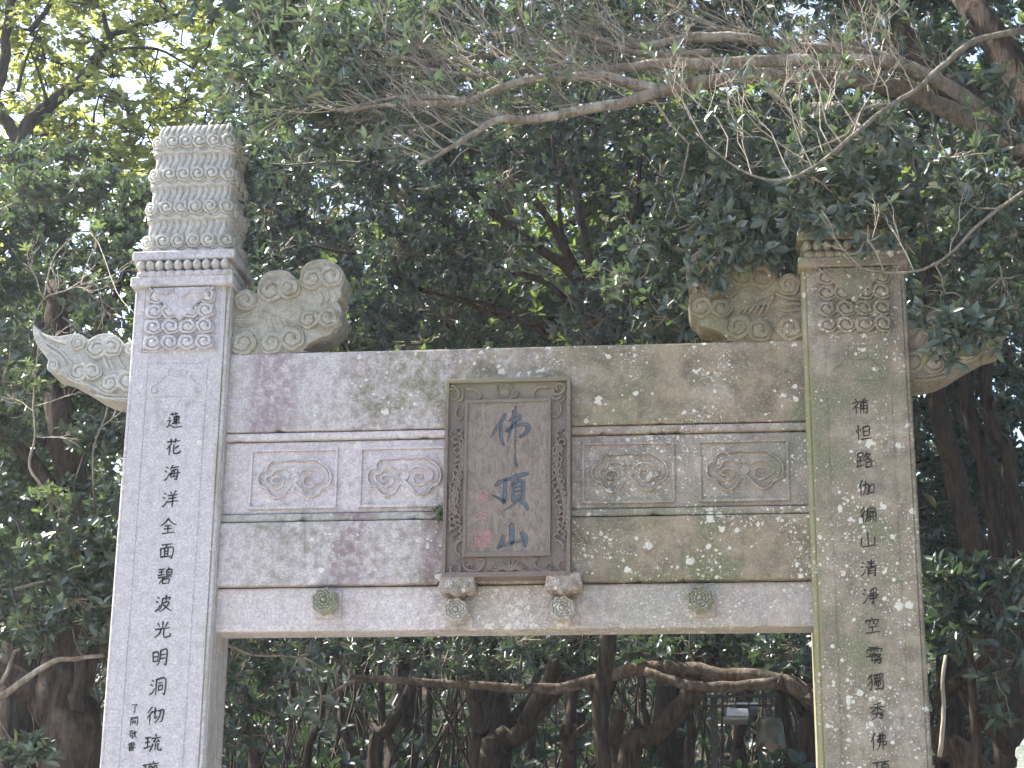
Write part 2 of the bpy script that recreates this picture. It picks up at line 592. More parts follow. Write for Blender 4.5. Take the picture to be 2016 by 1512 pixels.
gx = np.concatenate([np.linspace(-500, -40, 14), np.linspace(-36, 36, 60), np.linspace(40, 500, 14)])
gy = np.concatenate([np.linspace(-500, -30, 14), np.linspace(-27, 70, 80), np.linspace(80, 500, 14)])
GX, GY = np.meshgrid(gx, gy, indexing='ij')
GZ = hill(GX, GY)
ny = len(gy)
ii, jj = np.meshgrid(np.arange(len(gx) - 1), np.arange(ny - 1), indexing='ij')
a0 = (ii * ny + jj).ravel()
gme = npmesh('ground', np.stack([GX, GY, GZ], -1).reshape(-1, 3), np.stack([a0, a0 + ny, a0 + ny + 1, a0 + 1], 1), ground_mat(), True)
tag(link('ground', gme), kind='structure')
mb = MB()
mb.box(-7, 7, -26, 2.2, -.3, .012)
tag(mb.build('pavement', paving_mat()), kind='structure')


# ------------------------------------------------------------------ the stone gateway
gate = empty('stone_gateway', (0, 0, 0), 'weathered granite memorial gateway with two cloud-topped pillars, carved beams and a brown name plaque', 'gateway')
PC, PHW, PD = 1.672, .2525, .36          # pillar centre, half width, depth


def polar_mesh(name, mat, outline, height, nr=20, nt=44, wall=0.0):
    """disc in the XZ plane facing -Y, unit radius; outline(th) radius factor, height(r, th) rise"""
    th = np.arange(nt) * 2 * math.pi / nt
    rr = np.linspace(0, 1, nr + 1)[1:]
    o = outline(th)
    V = [(0, -float(height(np.zeros(1), np.zeros(1))[0]), 0)]
    for r_ in rr:
        h = height(np.full(nt, r_), th)
        V += list(zip(r_ * o * np.cos(th), -h, r_ * o * np.sin(th)))
    F = []
    for k in range(nt):
        F.append((0, 1 + k, 1 + (k + 1) % nt))
    for i in range(nr - 1):
        for k in range(nt):
            j = (k + 1) % nt
            F.append((1 + i * nt + k, 1 + (i + 1) * nt + k, 1 + (i + 1) * nt + j, 1 + i * nt + j))
    if wall > 0:
        b = len(V)
        for k in range(nt):
            q = V[1 + (nr - 1) * nt + k]
            V.append((q[0], wall, q[2]))
        for k in range(nt):
            j = (k + 1) % nt
            F.append((1 + (nr - 1) * nt + k, b + k, b + j, 1 + (nr - 1) * nt + j))
    m_ = MB()
    m_.add(V, F)
    return m_.mesh(name, mat, True)


def sstep(a, b, x):
    t = np.clip((x - a) / (b - a), 0, 1)
    return t * t * (3 - 2 * t)


def curl_h(r, th):
    t = (th / (2 * math.pi)) % 1
    h = .46 * (1 - sstep(.93, 1.0, r))
    g = np.minimum(np.abs(r - (.30 + .46 * t)), np.abs(r - (.30 + .46 * (t + 1))))
    h -= .34 * (1 - sstep(.02, .075, g)) * (r < .88) * (r > .2)
    h += .14 * (1 - sstep(.0, .28, r))
    h += .10 * np.clip(1 - r, 0, 1)
    return h


def curl_o(th):
    return 1 + .11 * np.abs(np.cos(2.5 * th + .4)) - .06


def petal_o(th):
    return 1 + .16 * np.exp(-((th - math.pi / 2) / .25) ** 2)


def dome_h(r, th):
    return np.sqrt(np.clip(1 - r * r, 0, 1)) * .8


CURL = {k: polar_mesh('cloud_curl', M[k], curl_o, curl_h) for k in ('pillar', 'cloud', 'cloud_shaded')}
PETAL = polar_mesh('petal', M['cloud'], petal_o, dome_h, 7, 18)
PETAL_LOW = polar_mesh('petal', M['pillar'], lambda t: 1 + .1 * np.cos(2 * t), lambda r, t: .35 * (1 - r ** 2), 5, 14)


def inst(name, me, parent, x, y, z, sx, sy, sz, rot=0.0, rz=0.0):
    o = link(name, me, parent, (x, y, z))
    o.scale = (sx, sy, sz)
    o.rotation_euler = (0, rot, rz)
    return o


# ---- brush writing -------------------------------------------------
WATER = '1412 2620/0836 2044/0692 1884 3258/'
WANG = '0620 3616/0846 3442/0278 3866/2020 2072/'
REN = '2604 0450/1834 1698/'
CHI = '2804 0634/3228 0464/2050 2098/'
GLYPH = dict(
    lian='2512 7010/3804 4018/5802 5618/4528 8226/5034 5058/5034 7832 7656/5046 7645/5058 7656/4068 8866/6422 6480/1830 2436/1050 2848 1872/0888 2876 5092 9890',
    hua='1518 8814/3404 3828/6402 5828/3632 1262/3050 2898/8246 5266/5436 5480 6492 9286 9474',
    hai=WATER + '5204 3830/4220 9016/4838 4272 8270/4838 8234 7890 6688/6244 6654/6064 6474/3256 9852',
    yang=WATER + '5006 5818/8202 7018/4028 9024/4246 8642/3666 9662/6626 6498',
    quan='5004 3028 0646/5006 7030 9844/3248 6846/2866 7064/5048 5090/1892 8888',
    mian='2010 8206/5012 4028/1432 1884/1432 8628 8290 7486/3834 4078/5832 5878/4048 5848/4062 5862/1880 7878',
    bi='1208 4606/1424 4422/1042 4838/2808 2842/7202 6210/5814 5844/5814 8812 8642/5828 8627/5842 8641/1256 8850/4458 1888/3668 3894/3668 7464 7292/3890 7290',
    bo=WATER + '4422 4060 2892/4422 8818 8030/6404 6446/4648 8244 6474 3696/5058 7480 9896',
    guang='5004 5040/2212 3432/8008 6432/0846 9240/4046 3470 0892/5844 5884 6894 9488 9672',
    ming='0820 1272/0820 3818 3870/1244 3842/1270 3868/5210 5060 3894/5210 8806 8690 7684/5234 8631/5056 8653',
    dong=WATER + '4010 4096/4010 9006 9094 8088/5430 7628/5446 5472/5446 7644 7470/5470 7468',
    che=CHI + '3832 6424/4810 4868 6256/6828 9624 9080 7890/8028 7264 5092',
    liu=WANG + '6404 6814/4224 9620/6626 5444 8840/7834 8846/5056 4476 3496/6654 6488/8054 8086 9892 9882',
    li=WANG + '6402 6810/4016 9612/5026 7840/7824 5242/4424 4446 8444 8422/4056 4098/4056 9252 9092 8288/6446 5476 7674',
    le='2010 7606 5034/5034 5684 4692 3684',
    kai='1208 1296/1208 4206 4030/1418 4017/1430 4029/5808 5828/5808 9006 8892 8088/5818 8817/3048 7246/2464 7862/4248 3288/6246 6290',
    jing='0816 5012/2006 2022/3804 3622/2228 0848/1838 4636 4490 3686/1854 1872 3470 3454/6610 5240/6028 9624/8228 6866 4694/6238 7670 9894',
    shu='2014 7810 7640/0828 9424/2040 7638/5002 5062/2252 7850/0464 9660/2872 2898/2872 7470 7296/2884 7282/2896 7294',
    bu='2204 2814/0626 4022 2050 0464/2446 2498/2652 4262/4622 9418/7604 8614/5236 5096/5236 8832 8694 7888/5252 8649/5068 8665/6808 6896',
    da='2004 2096/0830 1048/3026 3440/4818 5072/4818 8414 8270/5044 8241/5070 8268/3890 9686',
    lu='1208 1030/1208 4006 3828/1028 3828/2430 2480/2452 4250/1048 1084/0288 4678/6604 4440/6018 8616 4858/6226 7444 9856/5866 5696/5866 8864 8694/5694 8692',
    jia=REN + '2834 6028 5686 4680/4608 4260 2892/6836 6684/6836 9432 9080/6682 9280',
    bian=CHI + '6402 6810/4618 9014 8832/4832 8832/4618 4460 3294/4844 4898/4844 9440 9296/6244 6292/7842 7890/4866 9262',
    shan='5008 5084/1440 1488 8882/8836 8890',
    qing=WATER + '4412 8808/4826 8422/3642 9638/6602 6642/4852 4698/4852 8648 8694 7690/4866 8664/4680 8678',
    jin=WATER + '8004 5016/5020 5632/6616 7028/8616 7832/4640 8436 8266/3652 9848/4468 8464/6434 6492 5486',
    kong='4804 5414/1620 1436/1620 8616 7834/4026 2848/6024 6040 8440/2858 7654/5056 5088/1492 9086',
    wu='2006 7804/1018 0836/1018 9014 8430/5006 4838/2824 3630/6422 7228/2044 4842 3654/0656 5054/3454 3484 2880/5842 4862/5850 8648 5476/5852 9274/4680 8478 7698 6692/6470 4698',
    du='3208 0830/1614 3040 2490 1486/2844 0668/4410 4430/4410 9006 8828/4430 8828/5810 5828/7408 7428/5034 4068/4846 9042 8892 7686/5452 5472 7468/5452 7650 7470/6444 6490/4890 8486',
    xiu='7004 3014/0630 9426/5010 5058/4832 1060/5232 9056/2066 7662 6076 7874 7094 5888/4664 4080 1898',
    fo=REN + '4420 8418 8236/4636 8236/4636 4252 8850 8472 7668/5606 5462 3696/7004 7098',
    ding='0616 4412/2614 2680 1672/4812 9808/7012 6426/5428 5474/5428 8826 8872/5442 8841/5456 8855/5472 8871/6278 4496/7478 9696',
)


def stroke(mb_, P, W, y, thick=.0015, sm=4, disc=None):
    """brush stroke: P [(x,z)], W full widths at the points, lying at plane y, front towards -y"""
    P0 = np.array([(p[0], p[1], w_) for p, w_ in zip(P, W)], float)
    Q = smooth_pts(P0, sm) if len(P0) > 2 else np.array([P0[0] + (P0[1] - P0[0]) * t for t in np.linspace(0, 1, 5)])
    XY, ww = Q[:, :2], np.maximum(Q[:, 2], 1e-4)
    T = np.gradient(XY, axis=0)
    T /= np.linalg.norm(T, axis=1)[:, None] + 1e-9
    N = np.stack([-T[:, 1], T[:, 0]], 1)
    # rounded ends
    XY = np.vstack([XY[0] - T[0] * ww[0] * .35, XY, XY[-1] + T[-1] * ww[-1] * .35])
    N = np.vstack([N[0], N, N[-1]])
    ww = np.concatenate([[ww[0] * .35], ww, [ww[-1] * .35]])
    n = len(XY)
    V, F = [], []
    for i in range(n):
        a, b = XY[i] - N[i] * ww[i] / 2, XY[i] + N[i] * ww[i] / 2
        V += [(a[0], y - thick, a[1]), (b[0], y - thick, b[1]), (a[0], y + thick, a[1]), (b[0], y + thick, b[1])]
    for i in range(n - 1):
        a, b = i * 4, i * 4 + 4
        F += [(a, b, b + 1, a + 1), (a, a + 2, b + 2, b), (a + 1, b + 1, b + 3, a + 3)]
    F += [(0, 1, 3, 2), ((n - 1) * 4, (n - 1) * 4 + 2, (n - 1) * 4 + 3, (n - 1) * 4 + 1)]
    mb_.add(V, F)
    if disc is not None:
        for i in range(n): disc.append((XY[i][0], XY[i][1], ww[i] / 2))


def glyph(parent, key, px, py, size, mat, y=-.001, wd=.095):
    cx_, cz_ = G(px, py, 0)
    mb_ = MB()
    for st in GLYPH[key].split('/'):
        pts = [(int(q[:2]), int(q[2:])) for q in st.split()]
        n = len(pts)
        P = [(cx_ + (a / 100 - .5) * size, cz_ - (b / 100 - .5 + (a / 100 - .5) * -.06) * size) for a, b in pts]
        W = [size * wd * (1.15 if i == 0 else (.62 if i == n - 1 else .95)) * random.uniform(.85, 1.15) for i in range(n)]
        stroke(mb_, P, W, y)
    return mb_.build('carved_character', mat, parent)


# ---- pillars ---------------------------------------------------------
def pillar_loop():
    q = [(.225, 0), (.2275, .006)]
    for a in np.linspace(-160, 20, 7):
        q.append((.2365 + .0125 * math.cos(R(a)), .0185 + .0125 * math.sin(R(a))))
    q += [(.2475, .029), (PHW, .034)]
    right = q + [(a, PD - b) for a, b in q[::-1]]
    return right + [(-a, b) for a, b in right[::-1]]


def make_pillar(s):
    xc = s * PC
    loop = pillar_loop()
    n = len(loop)
    m_ = MB()
    zs = [-.05, 5.131]
    V = [(xc + a, b, z) for z in zs for a, b in loop]
    F = [tuple(range(n, 2 * n)), tuple(range(n))[::-1]]
    F += [(i, (i + 1) % n, n + (i + 1) % n, n + i) for i in range(n)]
    m_.add(V, F)
    p = m_.build('pillar', M['pillar'], gate)
    # pedestal
    m_ = MB()
    m_.box(xc - .36, xc + .36, -.12, PD + .12, 0, .42, .02)
    m_.build('pillar_base', M['pillar'], gate)
    # incised border of the couplet field
    m_ = MB()
    for dx in (-.155, .150):
        m_.box(xc + dx - .0035, xc + dx + .0035, -.003, .01, .6, 4.735)
    m_.box(xc - .1515, xc + .1465, -.0025, .01, 4.727, 4.735)
    m_.box(xc - .1515, xc + .1465, -.0025, .01, 4.553, 4.558)
    m_.build('field_border', M['pillar'], p)
    # the little cloud cartouche
    m_ = MB()
    cz = 4.628
    for q in (-1, 1):
        m_.ridge([(xc + q * .012, cz + .055), (xc + q * .03, cz + .070), (xc + q * .047, cz + .058), (xc + q * .043, cz + .04), (xc + q * .018, cz + .036), (xc, cz + .028)], .008, .004, 0)
        m_.ridge([(xc + q * .045, cz + .045), (xc + q * .07, cz + .03), (xc + q * .078, cz + .008), (xc + q * .105, cz - .004), (xc + q * .128, cz - .03), (xc + q * .12, cz - .054), (xc + q * .097, cz - .05), (xc + q * .098, cz - .03), (xc + q * .113, cz - .028)], .008, .004, 0)
    m_.build('cloud_cartouche', M['pillar'], p, True)
    # carved panel
    z0, z1 = 4.79, 5.125
    m_ = MB()
    m_.box(xc - .198, xc - .192, -.004, .01, z0, z1)
    m_.box(xc + .192, xc + .198, -.004, .01, z0, z1)
    m_.box(xc - .192, xc + .192, -.004, .01, z0, z0 + .005)
    m_.build('panel_border', M['pillar'], p)
    m_ = MB()
    m_.prism([(xc - .150, z1), (xc + .150, z1), (xc + .005, 4.951), (xc - .005, 4.951)], -.024, .01, .003)
    ch = m_.build('chevron', M['pillar'], p)
    m_ = MB()
    m_.ridge([(xc - .165, z1), (xc - .08, 5.038), (xc, 4.946), (xc + .08, 5.038), (xc + .165, z1)], .010, .030, 0, False, 1)
    for q in (-.085, 0, .085):
        m_.ridge([(xc + q + .045 * math.cos(R(a)), z1 - .004 + .048 * math.sin(R(a)) * (1 if q == 0 else .6)) for a in range(-180, 1, 20)], .008, .010, -.024, True, 1)
    m_.build('chevron_trim', M['pillar'], p, True)
    for r_, zz in enumerate((4.836, 4.919, 5.002, 5.082)):
        for c in range(4):
            dx = -.132 + .088 * c
            if r_ == 2 and c in (1, 2): dx *= 1.25
            if r_ == 3 and c in (1, 2): continue
            inst('cloud_curl', CURL['pillar'], p, xc + dx, .001, zz, .050, .048, .043, random.uniform(-.3, .3) + (.5 if c % 2 else 0))
    m_ = MB()
    for r_, zz in enumerate((4.80, 4.883, 4.965)):
        m_.ridge([(xc - .188 + .376 * t, zz + .009 * math.sin(t * 8 * math.pi)) for t in np.linspace(0, 1, 41)], .014, .007, 0, True, 1)
    m_.build('ripple_lines', M['pillar'], p, True)
    return p


PIL = {s: make_pillar(s) for s in (-1, 1)}
LEFT = [('lian', 343, 828), ('hua', 341, 880), ('hai', 339, 931), ('yang', 335, 983), ('quan', 331, 1036), ('mian', 328, 1086),
        ('bi', 325, 1135), ('bo', 322, 1188), ('guang', 320, 1240), ('ming', 315, 1295), ('dong', 311, 1352), ('che', 306, 1408), ('liu', 301, 1463), ('li', 296, 1517)]
for k, a, b in LEFT: glyph(PIL[-1], k, a, b, .084, M['ink'], wd=.082)
for k, a, b in (('le', 265, 1395), ('kai', 264, 1420), ('jing', 262, 1446), ('shu', 259, 1470)): glyph(PIL[-1], k, a, b, .042, M['ink'], wd=.085)
RIGHT = [('bu', 1694, 800), ('da', 1700, 852), ('lu', 1702, 906), ('jia', 1706, 961), ('bian', 1709, 1013), ('shan', 1709, 1063), ('qing', 1710, 1119),
         ('jin', 1714, 1173), ('kong', 1717, 1232), ('wu', 1722, 1290), ('du', 1724, 1343), ('xiu', 1728, 1400), ('fo', 1731, 1460), ('ding', 1735, 1514)]
for k, a, b in RIGHT: glyph(PIL[1], k, a, b, .080, M['inkworn'], wd=.084)


# ---- capitals and cloud columns -------------------------------------------
def make_capital(s):
    xc = s * PC
    yc = PD / 2
    m_ = MB()
    m_.box(xc - .265, xc + .265, -.035, PD + .035, 5.131, 5.184, .006)
    cap = m_.build('capital', M['pillar'], gate)
    m_ = MB()
    for (z0, z1, h0, h1) in ((5.184, 5.212, .245, .215), (5.212, 5.275, .205, .232)):
        d0, d1 = h0 - .0725, h1 - .0725
        V = [(xc + sx * h, yc + sy * d, z) for z, h, d in ((z0, h0, d0), (z1, h1, d1)) for sx, sy in ((-1, -1), (1, -1), (1, 1), (-1, 1))]
        m_.add(V, [(0, 1, 5, 4), (1, 2, 6, 5), (2, 3, 7, 6), (3, 0, 4, 7), (4, 5, 6, 7), (3, 2, 1, 0)])
    m_.build('capital_neck', M['cloud'], cap)
    m_ = MB()
    m_.box(xc - .265, xc + .265, -.035, PD + .035, 5.274, 5.322, .006)
    m_.build('capital_top_slab', M['pillar'], cap)
    for i in range(10):
        dx = -.218 + .0484 * i
        inst('petal', PETAL, cap, xc + dx, -.022, 5.244, .0235, .034, .027)
        inst('petal', PETAL_LOW, cap, xc + dx + .012, -.027, 5.198, .028, .045, .022)
    for q in (-1, 1):
        for i in range(7):
            dy = .024 + .052 * i
            inst('petal', PETAL, cap, xc + q * .222, dy, 5.244, .0235, .034, .027, 0, q * math.pi / 2)
            inst('petal', PETAL_LOW, cap, xc + q * .243, dy, 5.198, .027, .03, .019, 0, q * math.pi / 2)
    return cap


def column_mesh():
    N, H = 460, 170
    a = np.linspace(0, 2 * math.pi, 4001)
    e = .20
    px = np.sign(np.cos(a)) * np.abs(np.cos(a)) ** e
    py = np.sign(np.sin(a)) * np.abs(np.sin(a)) ** e
    X, Y = px * .222, py * .165
    s_ = np.concatenate([[0], np.cumsum(np.hypot(np.diff(X), np.diff(Y)))])
    u = np.linspace(0, s_[-1], N, endpoint=False)
    X, Y = np.interp(u, s_, X), np.interp(u, s_, Y)
    tx, ty = np.roll(X, -1) - np.roll(X, 1), np.roll(Y, -1) - np.roll(Y, 1)
    L_ = np.hypot(tx, ty) + 1e-9
    nx, ny_ = ty / L_, -tx / L_
    zz = np.linspace(0, .735, H)
    V = []
    ns = round(s_[-1] / .036)
    per = s_[-1] / ns
    nc = round(s_[-1] / .082)
    for z in zz:
        f = 1 - .09 * z / .735
        t = (z / .1875) % 1
        top = max(0, (z - .69) / .045)
        scal = .05 * np.sin(u / s_[-1] * nc * 2 * math.pi)
        band = (1 - sstep(.50, .57, t + scal)) * sstep(.0, .035, t + scal * .5 + .02)
        cs = np.abs(np.cos(math.pi * (u / per + .22 * math.sin(2 * math.pi * (t - .5) / .5))))
        strand = .012 * (1 - (1 - cs) ** 2.2)
        wav = .013 - .010 * (1 - sstep(.0, .035, np.abs(t + scal - .15))) - .010 * (1 - sstep(.0, .03, np.abs(t + scal - .26)))
        d = band * wav + (1 - band) * (strand - .012)
        d = d - .014 * top ** 2
        V += list(zip(X * f + nx * d, Y * f + ny_ * d, np.full(N, z)))
    c0 = len(V)
    V.append((0, 0, .735))
    F = [((i * N + k), (i * N + (k + 1) % N), ((i + 1) * N + (k + 1) % N), ((i + 1) * N + k)) for i in range(H - 1) for k in range(N)]
    F += [((H - 1) * N + k, (H - 1) * N + (k + 1) % N, c0) for k in range(N)]
    m_ = MB()
    m_.v, m_.f = V, F
    return m_.mesh('cloud_column', M['cloud'], True)


COLM = column_mesh()


def make_column(s):
    xc = s * PC
    o = link('cloud_column', COLM, gate, (xc, PD / 2, 5.32))
    for t in range(4):
        z = 5.32 + .1875 * t + .068
        f = 1 - .09 * (z - 5.32) / .735
        for i in range(6):
            dx = (-.198 + .0792 * i) * f
            inst('cloud_curl', CURL['cloud'], o, xc + dx, PD / 2 - .168 * f + (.012 if i in (0, 5) else 0), z, .043, .048, .041, .5 + random.uniform(-.2, .2), (.5 if i == 5 else (-.5 if i == 0 else 0)))
        for q in (-1, 1):
            for i in range(3):
                inst('cloud_curl', CURL['cloud'], o, xc + q * .228 * f, PD / 2 + (-.09 + .09 * i) * f, z, .043, .034, .041, .5, q * math.pi / 2)
    return o


for s in (-1, 1):
    make_capital(s)
    make_column(s)


# ---- cloud wings ------------------------------------------------------------
C1 = lambda a, b: (40 + a * .3968, 220 + b * .3968)       # pixels of the traced crop
OUT_WING = [(62, 1062), (78, 1066), (110, 1096), (165, 1113), (215, 1108), (260, 1100), (295, 1102), (322, 1118), (338, 1128), (352, 1122), (375, 1108),
            (410, 1099), (445, 1099), (478, 1112), (500, 1132), (512, 1158), (522, 1148), (545, 1136), (575, 1130), (700, 1120), (700, 1440), (575, 1442), (500, 1436),
            (430, 1425), (360, 1394), (310, 1362), (260, 1335), (210, 1308), (165, 1296), (138, 1284), (130, 1260), (136, 1232), (118, 1205), (90, 1170), (70, 1130), (62, 1090)]
OUT_CURLS = [(384, 1178, 62, -1, 0), (458, 1170, 60, 1, .6), (296, 1292, 56, -1, .4), (362, 1290, 54, 1, .3), (448, 1350, 58, -1, .3), (538, 1336, 66, 1, .2), (288, 1150, 44, -1, 0), (168, 1262, 36, 1, 1.2), (556, 1186, 46, -1, 1.0)]
OUT_LINES = [[(80, 1080), (120, 1140), (190, 1180), (240, 1230), (262, 1262)], [(90, 1120), (140, 1175), (200, 1215), (232, 1262)], [(110, 1105), (180, 1140), (235, 1150)],
             [(205, 1290), (250, 1330), (330, 1360), (420, 1400), (520, 1412)], [(250, 1312), (330, 1352), (400, 1385)], [(415, 1215), (425, 1250), (445, 1285)],
             [(440, 1215), (452, 1250), (470, 1280)], [(330, 1200), (345, 1225)], [(480, 1210), (500, 1250), (520, 1275)], [(360, 1405), (450, 1425), (540, 1425)]]
IN_WING = [(960, 1196), (960, 905), (1050, 893), (1090, 885), (1130, 880), (1160, 892), (1172, 900), (1175, 880), (1180, 850), (1200, 812), (1235, 790), (1290, 783), (1335, 795),
           (1360, 818), (1384, 832), (1390, 792), (1412, 757), (1450, 736), (1500, 730), (1545, 740), (1585, 770), (1608, 805), (1606, 845), (1590, 878), (1594, 910), (1572, 935),
           (1590, 970), (1592, 1020), (1580, 1058), (1552, 1083), (1528, 1110), (1480, 1125), (1432, 1150), (1404, 1180), (1392, 1194)]
IN_CURLS = [(1246, 888, 72, -1, 0), (1334, 878, 66, 1, .4), (1448, 832, 66, -1, .2), (1545, 818, 66, 1, .5), (1118, 938, 62, 1, .8), (1432, 1032, 58, -1, .1), (1530, 1022, 62, 1, .2), (1108, 1150, 72, -1, .3), (1250, 1150, 66, -1, .9), (1350, 1128, 70, 1, .2)]
IN_LINES = [[(1180, 960 + 12 * i), (1200 + 20 * i, 1000 + 6 * i), (1215 + 26 * i, 1050), (1230 + 26 * i, 1080)] for i in range(6)] + \
           [[(1060, 1010), (1110, 1005), (1160, 985), (1190, 965)], [(1060, 1030), (1120, 1030), (1170, 1010)], [(1060, 1060), (1130, 1062), (1190, 1045)], [(1350, 950), (1380, 970), (1400, 985)], [(1520, 880), (1530, 920), (1520, 950)], [(1550, 880), (1562, 915), (1550, 950)], [(1490, 890), (1500, 930), (1490, 960)]]


def make_wing(outline, curls, lines, m, mk='cloud', ce=.66, lh=.013):
    y0, y1 = .075, .275
    def T(a, b):
        x_, z_ = G(*C1(a, b), y0)
        return (x_ * m, z_)
    m_ = MB()
    P = smooth_pts([T(a, b) for a, b in outline], 3, True)
    m_.prism([tuple(q) for q in P], y0, y1, .005)
    wg = m_.build('cloud_wing', M[mk], gate)
    for i, (a, b, r_, h, rot) in enumerate(curls):
        x_, z_ = T(a, b)
        rr = r_ * .3968 * .00242
        inst('cloud_curl', CURL[mk], wg, x_, y0 - .001 - .0005 * i, z_, rr * h * m, rr * ce, rr * .95, rot * h * m)
    for ln in lines:
        m_ = MB()
        m_.ridge([T(a, b) for a, b in ln], .014, lh, y0, True, 4)
        m_.build('wave_line', M[mk], wg, True)
    return wg


for m in (1, -1):
    make_wing(OUT_WING, OUT_CURLS, OUT_LINES, m)
    make_wing(IN_WING, IN_CURLS, IN_LINES, m, 'cloud_shaded', .48, .005 if m > 0 else .015)

# ---- beams -----------------------------------------------------------------
BX = 1.424
YU, YF, YM, YL = .060, .085, .050, .082      # front planes of the four courses
YB = .235


def rough_beam(name, x0, x1, y0, y1, z0, z1, mat, amp=.004, chips=0, seed=1):
    """block with a slightly uneven front and worn lower and upper arrises"""
    g = np.random.default_rng(seed)
    nx_ = 120
    xs = np.linspace(x0, x1, nx_)
    def wob(n, a): return np.convolve(g.normal(0, a, n + 8), np.ones(9) / 9, 'valid')
    prof = [(y1, z0), (y0 + .012, z0), (y0 + .003, z0 + .003), (y0, z0 + .012), (y0, (z0 + z1) / 2), (y0, z1 - .014), (y0 + .004, z1 - .004), (y0 + .016, z1), (y1, z1)]
    n = len(prof)
    eb, et = wob(nx_, amp), wob(nx_, amp)
    cb = np.zeros(nx_)
    for _ in range(chips):
        c = g.uniform(x0, x1)
        cb += .011 * np.exp(-((xs - c) / g.uniform(.006, .02)) ** 2)
    V, F = [], []
    for i, x_ in enumerate(xs):
        for k, (yy, z_) in enumerate(prof):
            dz = dy = 0
            if k in (1, 2, 3): dz = abs(eb[i]) * .5 + cb[i] * (1 if k < 3 else .6); dy = cb[i] * .5
            if k in (5, 6, 7): dz = -abs(et[i]) * .5
            V.append((x_, yy + dy, z_ + dz))
    for i in range(nx_ - 1):
        for k in range(n - 1):
            F.append((i * n + k, i * n + k + 1, (i + 1) * n + k + 1, (i + 1) * n + k))
        F.append((i * n + n - 1, i * n, (i + 1) * n, (i + 1) * n + n - 1))
    F += [tuple(range(n))[::-1], tuple(range((nx_ - 1) * n, nx_ * n))]
    m_ = MB()
    m_.add(V, F)
    return m_.build(name, mat, gate)


rough_beam('upper_beam', -BX, BX, YU, YB, 4.379, 4.792, M['beam'], .006, 5, 1)
rough_beam('moulding', -BX, BX, YF - .018, YB - .004, 4.336, 4.377, M['frieze'], .004, 7, 2)
fr = rough_beam('frieze_band', -BX, BX, YF, YB - .008, 3.966, 4.334, M['frieze'], .002, 0, 3)
rough_beam('ledge', -BX, BX, YF - .020, YB - .004, 3.922, 3.964, M['ledge'], .006, 4, 4)
rough_beam('middle_beam', -BX, BX, YM, YB, 3.602, 3.920, M['beam'], .006, 6, 5)
lb = rough_beam('lower_beam', -BX, BX, YL, YB - .002, 3.383, 3.600, M['lower'], .004, 3, 6)

# frieze panels with the cloud scroll
SCR = lambda a, b: ((a - 960) * .1042 * .00244, -(b - 555) * .1042 * .00250)
S_OUT = [(925, 185), (860, 205), (700, 210), (560, 210), (480, 250), (440, 320), (435, 370), (370, 390), (300, 450), (270, 550), (290, 650), (340, 710), (440, 750), (480, 820), (540, 890), (640, 935), (740, 910), (810, 860), (850, 790), (890, 750), (930, 700)]
S_OUT2 = [(925, 185), (1000, 205), (1150, 205), (1300, 195), (1420, 210), (1500, 280), (1590, 330), (1670, 430), (1700, 550), (1680, 660), (1620, 730), (1510, 780), (1470, 850), (1390, 900), (1290, 915), (1190, 860), (1120, 770), (1040, 690), (1000, 640), (1060, 590), (1070, 500)]
S_IN = [(860, 450), (800, 400), (740, 370), (620, 385), (550, 450), (530, 495), (445, 510), (420, 570), (450, 640), (520, 690), (560, 735), (640, 755), (730, 725), (780, 650), (770, 580), (720, 535), (640, 520), (570, 545), (545, 610), (590, 655), (650, 645), (675, 600), (630, 570)]
S_IN2 = [(1060, 470), (1120, 440), (1170, 390), (1280, 378), (1380, 400), (1440, 430), (1520, 480), (1545, 560), (1500, 640), (1420, 665), (1360, 720), (1270, 742), (1190, 700), (1165, 620), (1190, 550), (1250, 510), (1320, 520), (1335, 575), (1290, 612), (1240, 595)]
PANELS = [(-1.288, -.863), (-.742, -.322), (.350, .782), (.908, 1.326)]
for x0, x1 in PANELS:
    z0, z1 = 3.996, 4.287
    m_ = MB()
    yy, bk = YF - .012, YF + .01
    m_.box(x0 - .006, x0 + .006, yy, bk, z0 - .006, z1 + .006)
    m_.box(x1 - .006, x1 + .006, yy, bk, z0 - .006, z1 + .006)
    m_.box(x0 + .006, x1 - .006, yy, bk, z1 - .006, z1 + .006)
    m_.box(x0 + .006, x1 - .006, yy - .002, bk, z0 - .008, z0 + .006)
    m_.build('panel_frame', M['frieze'], fr)
    cx_, cz_ = (x0 + x1) / 2, 4.143
    m_ = MB()
    for ln, wd in ((S_OUT, .011), (S_OUT2, .011), (S_IN, .009), (S_IN2, .009)):
        m_.ridge([(cx_ + SCR(a, b)[0], cz_ + SCR(a, b)[1]) for a, b in ln], wd, .017, YF, True, 4)
        # inner companion line
        if wd > .010:
            m_.ridge([(cx_ + SCR(a, b)[0] * .93, cz_ + SCR(a, b)[1] * .91) for a, b in ln], .005, .008, YF, True, 4)
    for q in (-1, 1):
        m_.ridge([(cx_ + q * .022, cz_ + .062), (cx_ + q * .016, cz_ + .045), (cx_ + q * .022, cz_ + .03)], .007, .007, YF, True, 3)
        m_.ridge([(cx_ + q * .004, cz_ + .03), (cx_ + q * .026, cz_ + .012), (cx_ + q * .022, cz_ - .012), (cx_ + q * .004, cz_ - .022)], .009, .008, YF, True, 3)
    m_.prism([(cx_, cz_ - .04), (cx_ + .014, cz_ - .055), (cx_, cz_ - .072), (cx_ - .014, cz_ - .055)], YF - .007, YF + .004, .003)
    m_.build('cloud_scroll', M['frieze'], fr, True)
    inst('scroll_bud', polar_mesh('scroll_bud', M['frieze'], petal_o, dome_h, 6, 16), fr, cx_, YF + .001, cz_ + .048, .017, .014, .017)


